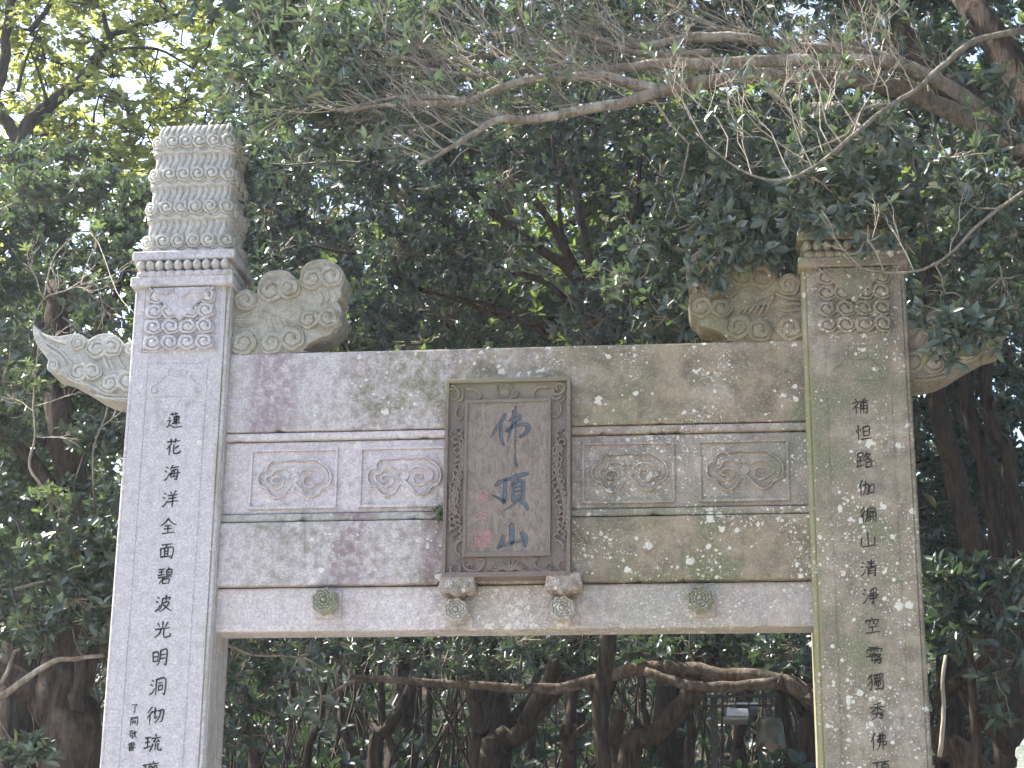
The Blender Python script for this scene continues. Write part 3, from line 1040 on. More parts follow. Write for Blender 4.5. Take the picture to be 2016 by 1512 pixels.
# ---- bosses --------------------------------------------------------------
def flower_o(th):
    return 1 - .13 * np.abs(np.sin(4 * th)) ** .8 + .02


def flower_h(r, th):
    lob = np.abs(np.cos(4 * th))
    h = .30 + .10 * lob * r - .36 * sstep(.86, 1, r)
    for c in (.25, .52 + .0, .76):
        edge = c * (1 - .12 * np.abs(np.sin(4 * th + c * 5)))
        h = h - .15 * (1 - sstep(.015, .055, np.abs(r - edge)))
    return h + .12 * (1 - sstep(.1, .24, r))


FL = {k: polar_mesh('boss_flower', M[k], flower_o, flower_h, 22, 64, .75) for k in ('boss', 'lichened')}


def make_boss(xc, zc, sz, mat, y):
    m_ = MB()
    m_.box(xc - sz / 2, xc + sz / 2, y - .012, y + .02, zc - sz / 2, zc + sz / 2, .004)
    b = m_.build('boss', M['lower'], gate)
    inst('boss_flower', FL[mat], b, xc - .006, y - .062, zc + .006, sz * .48, .085, sz * .48, .2)
    return b


for px_, py_ in ((646, 1190), (1380, 1186)):
    x_, z_ = G(px_, py_, YL)
    make_boss(x_, z_, .138, 'boss', YL)

# ---- plaque --------------------------------------------------------------
YP = -.045
pxl, pzt = G(877, 752, YP)
pxr, _ = G(1124, 744, YP)
_, pzb = G(1000, 1139, YP)
pxl, pxr, pzt, pzb = -.312, .296, 4.592, 3.612
m_ = MB()
m_.box(pxl, pxr, YP + .019, .07, pzb, pzt, .003)
plq = m_.build('name_plaque', M['slate_frame'], gate)
m_ = MB()
rw = .017
m_.box(pxl - .001, pxl + rw, YP, YP + .04, pzb - .001, pzt + .001, .002)
m_.box(pxr - rw, pxr + .001, YP, YP + .04, pzb - .001, pzt + .001, .002)
m_.box(pxl + rw, pxr - rw, YP, YP + .04, pzt - rw, pzt + .001, .002)
m_.box(pxl + rw, pxr - rw, YP, YP + .04, pzb - .001, pzb + .022, .002)
m_.build('outer_rim', M['slate_frame'], plq)
ixl, ixr, izt, izb = -.216, .203, 4.487, 3.708
m_ = MB()
m_.box(ixl, ixl + .016, YP - .001, YP + .04, izb, izt, .002)
m_.box(ixr - .016, ixr, YP - .001, YP + .04, izb, izt, .002)
m_.box(ixl + .016, ixr - .016, YP - .001, YP + .04, izt - .017, izt, .002)
m_.box(ixl + .016, ixr - .016, YP - .001, YP + .04, izb, izb + .024, .002)
m_.build('inner_rim', M['slate_frame'], plq)

# writing on the plaque, traced
C3 = lambda a, b: G(900 + a * .2117, 790 + b * .2117, YP)
pw = .2117 * .00242
BIG = {
    0: [([(445, 122), (420, 165), (370, 240), (316, 324)], (18, 24, 20, 10)), ([(412, 215), (406, 290), (414, 350), (432, 400)], (14, 20, 20, 14)),
        ([(522, 88), (517, 180), (500, 265), (470, 362)], (12, 12, 16, 9)), ([(488, 172), (540, 138), (588, 133), (570, 170), (520, 215), (460, 272)], (9, 14, 22, 20, 20, 16)),
        ([(462, 276), (540, 226), (600, 208), (652, 220), (658, 254), (630, 300), (585, 325)], (12, 16, 24, 30, 32, 24, 12)),
        ([(547, 48), (545, 150), (542, 300), (539, 450), (545, 560), (556, 603)], (12, 13, 12, 10, 11, 6))],
    1: [([(356, 774), (430, 732), (510, 712), (560, 690), (652, 668)], (14, 26, 24, 30, 22)), ([(450, 728), (444, 820), (437, 932)], (26, 30, 34)), ([(440, 926), (390, 900), (336, 870)], (28, 20, 5)),
        ([(560, 716), (512, 776)], (22, 16)), ([(526, 770), (520, 850), (516, 914)], (18, 22, 18)), ([(530, 762), (604, 734), (614, 800), (606, 914)], (16, 24, 26, 20)),
        ([(545, 793), (590, 785)], (13, 11)), ([(542, 836), (588, 827)], (13, 11)), ([(540, 884), (588, 872)], (15, 14)), ([(575, 890), (522, 956), (446, 1008)], (22, 20, 5)), ([(590, 918), (630, 950), (656, 996)], (22, 28, 16))],
    2: [([(506, 1150), (511, 1220), (508, 1318)], (32, 42, 36)), ([(432, 1260), (408, 1320), (380, 1364)], (22, 32, 12)), ([(392, 1352), (480, 1318), (612, 1290)], (14, 20, 14)), ([(602, 1226), (632, 1262), (630, 1340)], (24, 42, 20))],
}
SIG = [[[(240, 825), (215, 855), (170, 920)], [(245, 830), (275, 850), (298, 862)], [(205, 878), (265, 868)], [(212, 890), (216, 945)], [(212, 890), (277, 885), (266, 945)], [(230, 905), (256, 903), (250, 930), (232, 932)]],
       [[(205, 1032), (264, 1020)], [(240, 1026), (215, 1070), (180, 1105)], [(226, 1060), (226, 1082)], [(226, 1058), (270, 1050), (262, 1080), (228, 1084)]]]
SEAL = [[(168, 1203), (310, 1203), (312, 1350), (172, 1350), (168, 1203)], [(240, 1205), (242, 1348)], [(170, 1275), (310, 1275)],
        [(182, 1222), (228, 1220)], [(205, 1212), (205, 1262)], [(182, 1244), (196, 1240)], [(184, 1262), (230, 1260)], [(220, 1226), (222, 1256)],
        [(252, 1216), (300, 1214), (298, 1264)], [(258, 1232), (290, 1230)], [(256, 1246), (292, 1244)], [(256, 1262), (298, 1260)], [(266, 1210), (262, 1262)],
        [(180, 1290), (232, 1288)], [(184, 1304), (228, 1302)], [(182, 1318), (232, 1316)], [(186, 1332), (228, 1330)], [(206, 1284), (206, 1344)],
        [(254, 1290), (254, 1340), (298, 1338), (300, 1288), (254, 1290)], [(264, 1314), (292, 1312)]]
NXG, NZG = 186, 350
gxs = np.linspace(ixl + .014, ixr - .014, NXG)
gzs = np.linspace(izb + .02, izt - .014, NZG)
dep = np.full((NXG, NZG), 1e9)
yf = YP + .006
for k, sts in BIG.items():
    m_ = MB()
    disc = []
    for P, W in sts:
        stroke(m_, [C3(a, b) for a, b in P], [q * pw * 1.0 for q in W], yf + .0024, .0008, 5, disc)
    m_.build('plaque_character', M['inkblue'], plq)
    for (dx, dz, dr) in disc:
        i0, i1 = np.searchsorted(gxs, [dx - .03, dx + .03])
        j0, j1 = np.searchsorted(gzs, [dz - .03, dz + .03])
        d = np.hypot(gxs[i0:i1, None] - dx, gzs[None, j0:j1] - dz) - dr
        dep[i0:i1, j0:j1] = np.minimum(dep[i0:i1, j0:j1], d)
D = .009 * (1 - sstep(-.0005, .0045, dep))
und = .0008 * np.sin(gxs[:, None] * 55 + 3 * np.sin(gzs[None, :] * 21)) * np.sin(gzs[None, :] * 40 + 1)
Yg = yf + D + und
Vg = np.stack([np.repeat(gxs, NZG), Yg.ravel(), np.tile(gzs, NXG)], 1)
ii, jj = np.meshgrid(np.arange(NXG - 1), np.arange(NZG - 1), indexing='ij')
a0 = (ii * NZG + jj).ravel()
link('plaque_field', npmesh('plaque_field', Vg, np.stack([a0, a0 + NZG, a0 + NZG + 1, a0 + 1], 1), M['slate'], True), plq)
for sg in SIG:
    m_ = MB()
    for P in sg: stroke(m_, [C3(a, b) for a, b in P], [7 * pw] * len(P), yf - .001, .0008)
    m_.build('signature_character', M['pink'], plq)
m_ = MB()
for P in SEAL:
    for a, b in zip(P[:-1], P[1:]): stroke(m_, [C3(*a), C3(*b)], [5.5 * pw] * 2, yf - .001, .0008)
m_.build('seal', M['pink'], plq)

# carved border of the plaque
YC = YP + .019
C7 = lambda a, b: G(870 + a * .129, 735 + b * .129, YP)
C8 = lambda a, b: G(870 + a * .1654, 900 + b * .1654, YP)


def border(name, conv, lines, wd=.013, h=.015):
    m_ = MB()
    for ln in lines: m_.ridge([conv(a, b) for a, b in ln], wd, h, YC, True, 4)
    return m_.build(name, M['slate_frame'], plq, True)


border('corner_scroll', C7, [[(330, 190), (400, 240), (480, 235), (550, 270), (590, 330), (560, 380), (530, 350)], [(90, 200), (160, 180), (230, 240), (260, 320), (200, 390), (110, 350), (95, 260), (150, 230), (190, 280)], [(310, 210), (320, 300), (300, 390), (220, 410)], [(280, 480), (215, 560), (210, 630), (260, 690), (320, 650)]])
border('corner_scroll', C7, [[(1650, 190), (1590, 200), (1500, 200), (1420, 250), (1395, 330), (1430, 370)], [(1720, 150), (1700, 230), (1720, 300), (1790, 310), (1860, 250), (1870, 180), (1800, 140), (1740, 180), (1760, 240), (1810, 220)], [(1890, 310), (1850, 390), (1800, 440), (1820, 520), (1800, 600), (1720, 660), (1660, 620)], [(1690, 330), (1720, 380), (1780, 370), (1850, 320)]])
fl = border('flaming_pearl', C7, [[(800, 170), (830, 210), (840, 250)], [(850, 165), (860, 215)], [(930, 150), (920, 190)], [(1000, 150), (1040, 200), (1060, 230)], [(1090, 150), (1100, 210)], [(800, 290), (850, 340), (870, 380), (940, 395)], [(830, 270), (870, 310)], [(1160, 260), (1140, 330), (1060, 380)], [(1080, 260), (1090, 310)], [(1120, 250), (1125, 300)]], .009, .015)
xx, zz = C7(970, 275)
inst('pearl', polar_mesh('pearl', M['slate_frame'], lambda t: 1 + 0 * t, dome_h, 7, 22), plq, xx, YC, zz, .026, .014, .024)
border('corner_scroll', C8, [[(260, 1040), (265, 1000), (215, 985), (170, 1030), (165, 1110), (215, 1170), (180, 1210)], [(100, 1300), (130, 1260), (200, 1270), (210, 1340), (160, 1380), (105, 1360), (100, 1310), (150, 1300)], [(270, 1220), (260, 1290), (310, 1340), (420, 1350), (490, 1280), (490, 1220), (440, 1210), (440, 1240)], [(280, 1300), (330, 1260), (370, 1300)], [(220, 1390), (290, 1380), (340, 1350)]])
border('corner_scroll', C8, [[(1345, 1010), (1360, 985), (1410, 1000), (1445, 1060), (1430, 1120)], [(1500, 1290), (1490, 1230), (1430, 1220), (1380, 1270), (1400, 1340), (1460, 1370), (1495, 1330), (1450, 1290)], [(1150, 1235), (1130, 1200), (1100, 1220), (1110, 1290), (1180, 1340), (1270, 1350), (1320, 1290)], [(1230, 1300), (1270, 1240), (1310, 1290)]])
border('leaf_fan', C8, [[(800, 1370)] + [(800 + 150 * math.cos(a) * .5, 1330 - 40 * math.sin(a))] + [(800 + 230 * math.cos(a), 1360 - 150 * math.sin(a))] for a in np.linspace(.1, 3.04, 11)] + [[(560, 1375), (680, 1340), (800, 1300), (920, 1340), (1050, 1375)], [(500, 1370), (530, 1340), (560, 1360)], [(1150, 1380), (1120, 1350), (1090, 1370)]], .010, .014)
# the two long dragon borders
for q, (xa, xb) in ((0, (80, 265)), (1, (1305, 1495))):
    mid, hw_ = (xa + xb) / 2, (xb - xa) / 2
    body = [(mid + hw_ * .55 * math.sin(t * 2.1 * math.pi + q * 2.6), -330 + t * 1230) for t in np.linspace(0, 1, 22)]
    lines = [body, [(a + 26, b + 10) for a, b in body[2:-3]]]
    g = random.Random(5 + q)
    for i in range(13):
        t = i / 12
        bx_ = mid + hw_ * .55 * math.sin(t * 2.1 * math.pi + q * 2.6)
        by_ = -330 + t * 1230
        sd = -1 if (i % 2) else 1
        ex = min(max(bx_ + sd * g.uniform(40, 80), xa + 8), xb - 8)
        lines.append([(bx_, by_), ((bx_ + ex) / 2, by_ - 30), (ex, by_ + g.uniform(-20, 20)), (ex - sd * 22, by_ + 42), (ex - sd * 40, by_ + 20)])
        lines.append([(bx_, by_ + 40), (ex - sd * 10, by_ + 60), (ex, by_ + 95)])
        ox = min(max(bx_ - sd * g.uniform(45, 85), xa + 8), xb - 8)
        lines.append([(bx_, by_ + 20), ((bx_ + ox) / 2, by_ + 4), (ox, by_ + 34), (ox + sd * 18, by_ + 66), (ox + sd * 34, by_ + 50)])
        lines.append([(bx_ - sd * 15, by_ + 55), (ox + sd * 8, by_ + 80)])
    border('dragon_carving', C8, lines, .012, .016)

# brackets under the plaque
for px_, py_, mt in ((903, 1160, 'slate_frame'), (1112, 1156, 'lichened')):
    x_, z_ = G(px_, py_, YL - .06)
    m_ = MB()
    m_.prism([tuple(q) for q in smooth_pts([(x_ - .080, z_ + .055), (x_ - .03, z_ + .056), (x_ + .03, z_ + .056), (x_ + .076, z_ + .055), (x_ + .080, z_ + .02), (x_ + .086, z_ - .012), (x_ + .062, z_ - .028), (x_ + .034, z_ - .024), (x_ + .018, z_ - .038), (x_, z_ - .044), (x_ - .022, z_ - .038), (x_ - .038, z_ - .024), (x_ - .066, z_ - .028), (x_ - .09, z_ - .012), (x_ - .084, z_ + .02)], 3, True)], YL - .125, YL + .01, .006)
    br = m_.build('plaque_bracket', M['bracket'], gate)
    for a, b, r_ in ((-.035, .012, .022), (.008, .014, .022), (.042, .012, .020), (-.06, -.012, .016), (.06, -.012, .016), (0, -.024, .02)):
        inst('cloud_curl', CURL['pillar'], br, x_ + a, YL - .124, z_ + b, r_, r_ * .9, r_ * .9, random.uniform(0, 2))
    make_boss(x_ - .004, z_ - .108, .135, 'lichened', YL)
# ------------------------------------------------------------------ vegetation
def unit(v): return v / (np.linalg.norm(v, axis=-1, keepdims=True) + 1e-9)


def leaf_arrays(base, d, nrm, L, W, fold=.22, droop=.10):
    """six-cornered folded leaves; returns V (n*6,3), quads (n*2,4)"""
    n = len(base)
    side = unit(np.cross(d, nrm))
    nn = np.cross(side, d)
    L = L[:, None]; W = W[:, None]
    up = nn * W * fold
    tip = base + d * L - nn * L * droop
    l1 = base + d * L * .33 + side * W * .46 + up
    l2 = base + d * L * .70 + side * W * .40 + up * .9 - nn * L * droop * .4
    r1 = base + d * L * .33 - side * W * .46 + up
    r2 = base + d * L * .70 - side * W * .40 + up * .9 - nn * L * droop * .4
    V = np.stack([base, l1, l2, tip, r2, r1], 1).reshape(-1, 3)
    o = (np.arange(n) * 6)[:, None]
    F = np.concatenate([o + np.array([[0, 3, 2, 1]]), o + np.array([[0, 5, 4, 3]])])
    return V, F


def rosettes(C, A, k, L, g, spread=(.5, 1.35), wr=.40, stem=.6):
    """k leaves round every cluster point C with axis A"""
    n = len(C)
    ref = unit(g.normal(size=(n, 3)))
    e1 = unit(np.cross(A, ref))
    e2 = np.cross(A, e1)
    idx = np.repeat(np.arange(n), k)
    j = np.tile(np.arange(k), n)
    ang = j * 2.39996 + g.uniform(0, 6.28, n)[idx] + g.normal(0, .25, n * k)
    sp = g.uniform(*spread, n * k)
    rad = np.cos(ang)[:, None] * e1[idx] + np.sin(ang)[:, None] * e2[idx]
    d = unit(A[idx] * np.cos(sp)[:, None] + rad * np.sin(sp)[:, None])
    d = unit(d + g.normal(0, .14, d.shape))
    nrm = unit(A[idx] * np.sin(sp)[:, None] - rad * np.cos(sp)[:, None] + g.normal(0, .30, d.shape))
    LL = L * g.uniform(.6, 1.2, n * k)
    base = C[idx] - A[idx] * (stem * L * g.uniform(0, 1, n * k))[:, None]
    return base, d, nrm, LL, LL * wr * g.uniform(.8, 1.2, n * k)


def twig_geo(P0, P1, r0, r1, g, sag=.12, seg=3):
    """thin three-sided bent twigs from P0 to P1 (vectorised)"""
    n = len(P0)
    t = np.linspace(0, 1, seg + 1)
    ln = np.linalg.norm(P1 - P0, axis=1, keepdims=True)
    off = g.normal(0, sag, (n, 3)) * ln
    P = P0[:, None] + (P1 - P0)[:, None] * t[None, :, None] + off[:, None] * (np.sin(math.pi * t) * (1 - .3 * t))[None, :, None]
    if seg > 2: P[:, 1:-1] += g.normal(0, .03, (n, seg - 1, 3)) * ln[:, None]
    d = unit(P1 - P0)
    e1 = unit(np.cross(d, np.array([.3, .8, .5])))
    e2 = np.cross(d, e1)
    a = np.arange(3) * 2.0944
    ring = np.cos(a)[None, :, None] * e1[:, None] + np.sin(a)[None, :, None] * e2[:, None]
    r0 = np.broadcast_to(np.asarray(r0, float), (n,)); r1 = np.broadcast_to(np.asarray(r1, float), (n,))
    rr = r0[:, None] * (1 - t) + r1[:, None] * t
    V = P[:, :, None, :] + rr[:, :, None, None] * ring[:, None, :, :]
    V = V.reshape(-1, 3)
    F = []
    o = np.arange(n)[:, None] * (3 * (seg + 1))
    for s_ in range(seg):
        for k in range(3):
            j = (k + 1) % 3
            F.append(o + np.array([[s_ * 3 + k, s_ * 3 + j, s_ * 3 + 3 + j, s_ * 3 + 3 + k]]))
    return V, np.concatenate(F), P


class Plant:
    def __init__(s, name, label, cat, loc, group=None, seed=1):
        s.root = empty(name, tuple(map(float, loc)), label, cat, group)
        s.g = np.random.default_rng(seed)
        s.limbs = []
        s.tw = [[], [], 0]
        s.lv = []
        s.nodes = []
        s.seed = seed

    def limb(s, pts, r0, r1, mat, name='branch', sides=9, sm=4, knob=.16):
        """pts are world points"""
        P = smooth_pts(np.array([np.asarray(p, float) for p in pts]), sm)
        r = r0 + (r1 - r0) * np.linspace(0, 1, len(P)) ** .85
        if knob > 0 and len(P) > 3: P[1:-1] += s.g.normal(0, 1, (len(P) - 2, 3)) * (r[1:-1, None] * .12)
        V, F = tube_geo(P, r, sides, True, s.seed + len(s.limbs), knob)
        m_ = MB()
        m_.add(V, F)
        o = m_.build(name, M[mat], s.root, True)
        s.limbs.append((P, r))
        o.location = Vector((0, 0, 0)) - Vector(s.root.location)
        return o

    def plimb(s, pts, r0, r1, mat, name='branch', **kw):
        return s.limb([K(*p) for p in pts], r0, r1, mat, name, **kw)

    def twigs(s, P0, P1, r0, r1, sag=.12, seg=3):
        if len(P0) == 0: return None
        V, F, P = twig_geo(np.asarray(P0), np.asarray(P1), r0, r1, s.g, sag, seg)
        s.tw[0].append(V); s.tw[1].append(F + s.tw[2]); s.tw[2] += len(V)
        return P

    def cand(s):
        A_ = [p for p, r in s.limbs]
        if s.nodes: A_.append(np.array(s.nodes))
        return np.concatenate(A_)

    def nearest(s, C):
        A = np.concatenate([p for p, r in s.limbs])
        out = np.empty_like(C)
        for i in range(0, len(C), 2000):
            d = ((C[i:i + 2000, None] - A[None]) ** 2).sum(-1)
            out[i:i + 2000] = A[d.argmin(1)]
        return out

    def blob(s, c, rad, n, k=9, L=.065, up=.5, wr=.40, shell=2.2, spread=(.5, 1.35), twig=True, tr=.0035, hub=True):
        g = s.g
        c = np.asarray(c, float); rad = np.asarray(rad, float) * np.ones(3)
        d = unit(g.normal(size=(n, 3)))
        lump = 1 + .22 * np.sin(d[:, 0] * 5 + c[0] * 3) * np.sin(d[:, 2] * 6 + c[1]) + .15 * np.sin(d[:, 1] * 9 + c[2])
        r = g.random(n) ** (1 / shell) * lump
        C = c + d * r[:, None] * rad
        A = unit(d * .7 + np.array([0, 0, up]) + g.normal(0, .35, (n, 3)))
        s.lv.append(rosettes(C, A, k, L, g, spread, wr))
        if twig:
            if hub:
                nh = max(2, n // 14)
                hubs = c + unit(g.normal(size=(nh, 3))) * rad * (g.random(nh) * .55)[:, None]
                src = np.empty_like(hubs)
                dist = ((hubs[:, None] - s.cand()[None]) ** 2).sum(-1).min(1)
                for h_ in np.argsort(dist):
                    cd = s.cand()
                    src[h_] = cd[((cd - hubs[h_]) ** 2).sum(1).argmin()]
                    s.nodes.append(hubs[h_]); s.nodes.append(src[h_] * .4 + hubs[h_] * .6)
                ln_ = np.linalg.norm(hubs - src, axis=1)
                s.twigs(src, hubs, tr * (1.3 + np.clip(ln_ * 3, 0, 2.2)), tr * 1.2, .13, 5)
                dd = ((C[:, None] - hubs[None]) ** 2).sum(-1).argmin(1)
                s.twigs(hubs[dd], C, tr * 1.3, tr * .5, .12, 3)
            else:
                s.twigs(s.nearest(C), C, tr * 1.2, tr * .5, .12, 3)
        return C

    def pblob(s, px, py, Y, rad, n, **kw): return s.blob(K(px, py, Y), rad, n, **kw)

    def finish(s, leafmat, twigmat='twig', single=0, crown='crown'):
        off = np.array(s.root.location)
        if s.tw[0]:
            me = npmesh('twigs', np.concatenate(s.tw[0]) - off, np.concatenate(s.tw[1]), M[twigmat], True)
            o = link('twigs', me); o.parent = s.root
            tag(o, kind='stuff')
        if s.lv:
            B = [np.concatenate([q[i] for q in s.lv]) for i in range(5)]
            n = len(B[0])
            keep = np.ones(n, bool)
            if single:
                rel = B[0] - CPOS
                dz = rel @ FW
                u_ = IW / 2 + FPX * (rel @ RT) / dz
                v_ = IH / 2 - FPX * (rel @ UP) / dz
                inside = (u_ > 10) & (u_ < IW - 10) & (v_ > 10) & (v_ < IH - 10)
                face = np.abs((unit(rel) * B[2]).sum(1))
                score = np.where(inside, B[3] / dz * face, -1)
                pick = np.argsort(-score)[:single]
                pick = pick[score[pick] > 0]
                keep[pick] = False
                lv, lf = leaf_arrays(np.zeros((1, 3)), np.array([[0, 1., 0]]), np.array([[0, 0, 1.]]), np.ones(1), np.ones(1) * .40)
                lme = npmesh('leaf', lv, lf, M[leafmat], False)
                for i in pick:
                    d, nn = B[1][i], B[2][i]
                    sd = np.cross(d, nn); sd /= np.linalg.norm(sd)
                    up_ = np.cross(sd, d)
                    o = bpy.data.objects.new('leaf', lme)
                    COL.objects.link(o)
                    o.parent = s.root
                    l_ = float(B[3][i])
                    b_ = B[0][i] - off
                    wq = float(B[4][i] / .40)
                    o.matrix_local = Matrix(((sd[0] * wq, d[0] * l_, up_[0] * l_, b_[0]), (sd[1] * wq, d[1] * l_, up_[1] * l_, b_[1]), (sd[2] * wq, d[2] * l_, up_[2] * l_, b_[2]), (0, 0, 0, 1)))
            if not keep.any(): return s.root
            V, F = leaf_arrays(*[q[keep] for q in B])
            o = link(crown, npmesh(crown, V - off, F, M[leafmat], False)); o.parent = s.root
            tag(o, kind='stuff')
        return s.root


def bare_fan(p, start, d, ln, r, depth, g, n=3):
    """recursive bare twigs"""
    P0, P1, R0 = [], [], []
    def rec(a, dr, l_, rr, lev):
        b = a + dr * l_
        P0.append(a); P1.append(b); R0.append(rr)
        if lev == 0: return
        for _ in range(n):
            t = g.uniform(.35, 1.0)
            nd = unit(dr + g.normal(0, .42, 3) + np.array([0, 0, .10]))
            rec(a + dr * l_ * t, nd, l_ * g.uniform(.45, .75), rr * .62, lev - 1)
    rec(np.asarray(start, float), unit(np.asarray(d, float)), ln, r, depth)
    P0, P1, R0 = np.array(P0), np.array(P1), np.array(R0)
    p.twigs(P0, P1, R0, R0 * .6, .06, 3)
    return P1


# ---- A: the tree whose limbs reach over the gate from the right -------------------
A = Plant('overhanging_tree', 'evergreen tree at the right whose bare-twigged limbs stretch across the top of the gateway', 'tree', (4.6, 1.6, 0), seed=21)
A.limb([(4.6, 1.6, -.3), (4.5, 1.5, 2.2), (4.3, 1.3, 4.2), K(2120, 350, 1.1)], .20, .12, 'bark', 'trunk', sides=14, sm=6, knob=.07)
A.plimb([(2120, 350, 1.1), (2040, 300, .9), (1900, 235, .7), (1780, 178, .55), (1700, 160, .45), (1550, 150, .40), (1400, 160, .35), (1292, 180, .3)], .058, .036, 'limb')
Q4 = lambda x_, y_, Y_: (400 + .496 * x_, .496 * y_, Y_)
SH = lambda x_, y_, Y_: (x_, y_, Y_ - .35)
A.plimb([SH(*q_) for q_ in [Q4(1800, 365, .3), Q4(1700, 400, .25), Q4(1500, 435, .2), Q4(1290, 478, .15), Q4(1170, 475, .1), Q4(1050, 545, .05), Q4(960, 600, 0), Q4(850, 660, -.05)]], .034, .007, 'limb')
A.plimb([SH(*q_) for q_ in [Q4(1800, 360, .3), Q4(1700, 330, .3), Q4(1580, 305, .3), Q4(1430, 308, .25), Q4(1270, 320, .2), Q4(1150, 360, .15), Q4(1030, 410, .1), Q4(880, 410, .05), Q4(700, 420, 0), Q4(560, 445, -.05)]], .033, .007, 'limb')
A.plimb([SH(*q_) for q_ in [Q4(1060, 395, .1), Q4(850, 385, .1), Q4(700, 400, .05), Q4(540, 435, 0), Q4(430, 410, 0)]], .017, .005, 'limb')
A.plimb([SH(*q_) for q_ in [(1960, 240, .8), (1830, 150, .7), (1700, 120, .6), Q4(2016, 250, .5), Q4(1850, 250, .5), Q4(1700, 265, .5), Q4(1560, 275, .45), Q4(1400, 270, .4), Q4(1200, 290, .3), Q4(1050, 300, .25), Q4(900, 275, .2), Q4(720, 255, .1)]], .042, .006, 'limb')
A.plimb([SH(*q_) for q_ in [(1840, 150, .8), (1700, 105, .8), (1560, 90, .8), Q4(2016, 145, .75), Q4(1850, 165, .7), Q4(1700, 190, .7), Q4(1600, 195, .65), Q4(1400, 200, .6), Q4(1200, 210, .5), Q4(1000, 240, .4), Q4(850, 240, .3), Q4(600, 230, .2)]], .036, .007, 'limb')
A.plimb([SH(*q_) for q_ in [Q4(2016, 210, .6), Q4(1850, 215, .6), Q4(1700, 205, .55), Q4(1560, 150, .5), Q4(1380, 120, .5), Q4(1150, 135, .4)]], .022, .006, 'limb')
A.plimb([SH(*q_) for q_ in [(1560, 90, .8), (1430, 60, .85), (1340, 20, .9), (1240, -30, 1.0)]], .020, .008, 'limb')
A.plimb([(1690, 0, 1.3), (1780, 80, 1.2), (1900, 190, 1.15), (2060, 330, 1.1)], .06, .085, 'bark')
A.plimb([(1890, -20, 1.5), (1945, 60, 1.4), (2030, 190, 1.3), (2120, 350, 1.1)], .075, .10, 'bark')
# the bent bare branch in front of the right cloud column
A.plimb([(2016, 60, -.4), (1922, 80, -.5), (1850, 135, -.55), (1800, 180, -.6), (1752, 208, -.6), (1690, 258, -.65), (1640, 300, -.65), (1600, 330, -.65), (1540, 355, -.65), (1480, 345, -.65), (1420, 308, -.65), (1370, 262, -.65)], .017, .003, 'twig')
A.plimb([(1760, 205, -.6), (1700, 215, -.55), (1670, 262, -.5), (1610, 290, -.45), (1560, 310, -.4)], .010, .003, 'twig')
A.plimb([(2040, 360, -.3), (1930, 440, -.35), (1870, 500, -.4), (1800, 535, -.45), (1700, 530, -.45), (1660, 500, -.45)], .010, .003, 'twig')
gA = A.g
for (x_, y_, Y_, dx, dz, ln, n_) in ((1800, 180, -.6, -.35, 1, .34, 4), (1752, 208, -.6, -.3, 1, .36, 4), (1690, 258, -.65, -.5, 1, .40, 4), (1660, 285, -.65, -.35, 1, .42, 4), (1640, 300, -.65, -.1, 1, .40, 4), (1600, 330, -.65, -.3, 1, .34, 4), (1560, 350, -.65, -.4, 1, .36, 3),
                                   (1480, 345, -.65, -.2, 1, .3, 4), (1430, 310, -.65, -.5, 1, .3, 4), (1385, 275, -.65, -.6, 1, .28, 4), (1680, 262, -.6, .45, 1, .34, 4), (1620, 300, -.5, -.7, 1, .4, 4), (1590, 320, -.5, -.8, .8, .42, 3), (1800, 535, -.45, -.4, .9, .25, 3), (1700, 530, -.45, -.6, .8, .22, 3), (1870, 500, -.4, .3, 1, .28, 3), (1740, 532, -.45, -.3, .9, .22, 3)):
    tips = bare_fan(A, K(x_, y_, Y_), (dx, gA.normal(0, .25), dz), ln, .0042, 3, gA, n_ - 1)
    sel = tips[gA.random(len(tips)) < .05]
    if len(sel): A.lv.append(rosettes(sel, unit(gA.normal(0, .4, (len(sel), 3)) + np.array([0, 0, 1.])), 4, .07, gA, (.4, 1.1), .36))
# bare fans along the long limbs, leaning to the upper left
for P, r in A.limbs[1:9]:
    for i in range(2, len(P) - 1, 2):
        for _ in range(2):
            tips = bare_fan(A, P[i], (-.9 + gA.normal(0, .25), gA.normal(.25, .35), .55 + gA.normal(0, .3)), gA.uniform(.22, .48), .0040, 2, gA, 3)
            px_ = P[i][0]
            prob = .85 if px_ < -.35 else (.14 if px_ < .6 else .08)
            sel = tips[gA.random(len(tips)) < prob]
            if len(sel): A.lv.append(rosettes(sel, unit(gA.normal(0, .5, (len(sel), 3)) + np.array([-.3, 0, .9])), 5, .072, gA, (.4, 1.2), .36))
# leafy ends at the upper left of the limbs
for (x_, y_, Y_, r_, n_) in ((520, 60, .2, .26, 46), (620, 120, .2, .28, 54), (720, 60, .25, .28, 54), (560, 190, .1, .24, 40), (680, 220, .1, .22, 34), (480, 150, .1, .2, 26), (820, 110, .3, .26, 34), (900, 30, .4, .28, 40), (760, 200, .1, .2, 22), (600, 10, .3, .3, 44), (1060, 40, .5, .26, 26), (1180, 30, .6, .24, 20), (900, 240, .1, .18, 14), (640, 290, .05, .16, 14)):
    A.pblob(x_, y_, Y_, (r_, r_, r_ * .7), n_, k=8, L=.078, up=.8, wr=.40, tr=.0028)
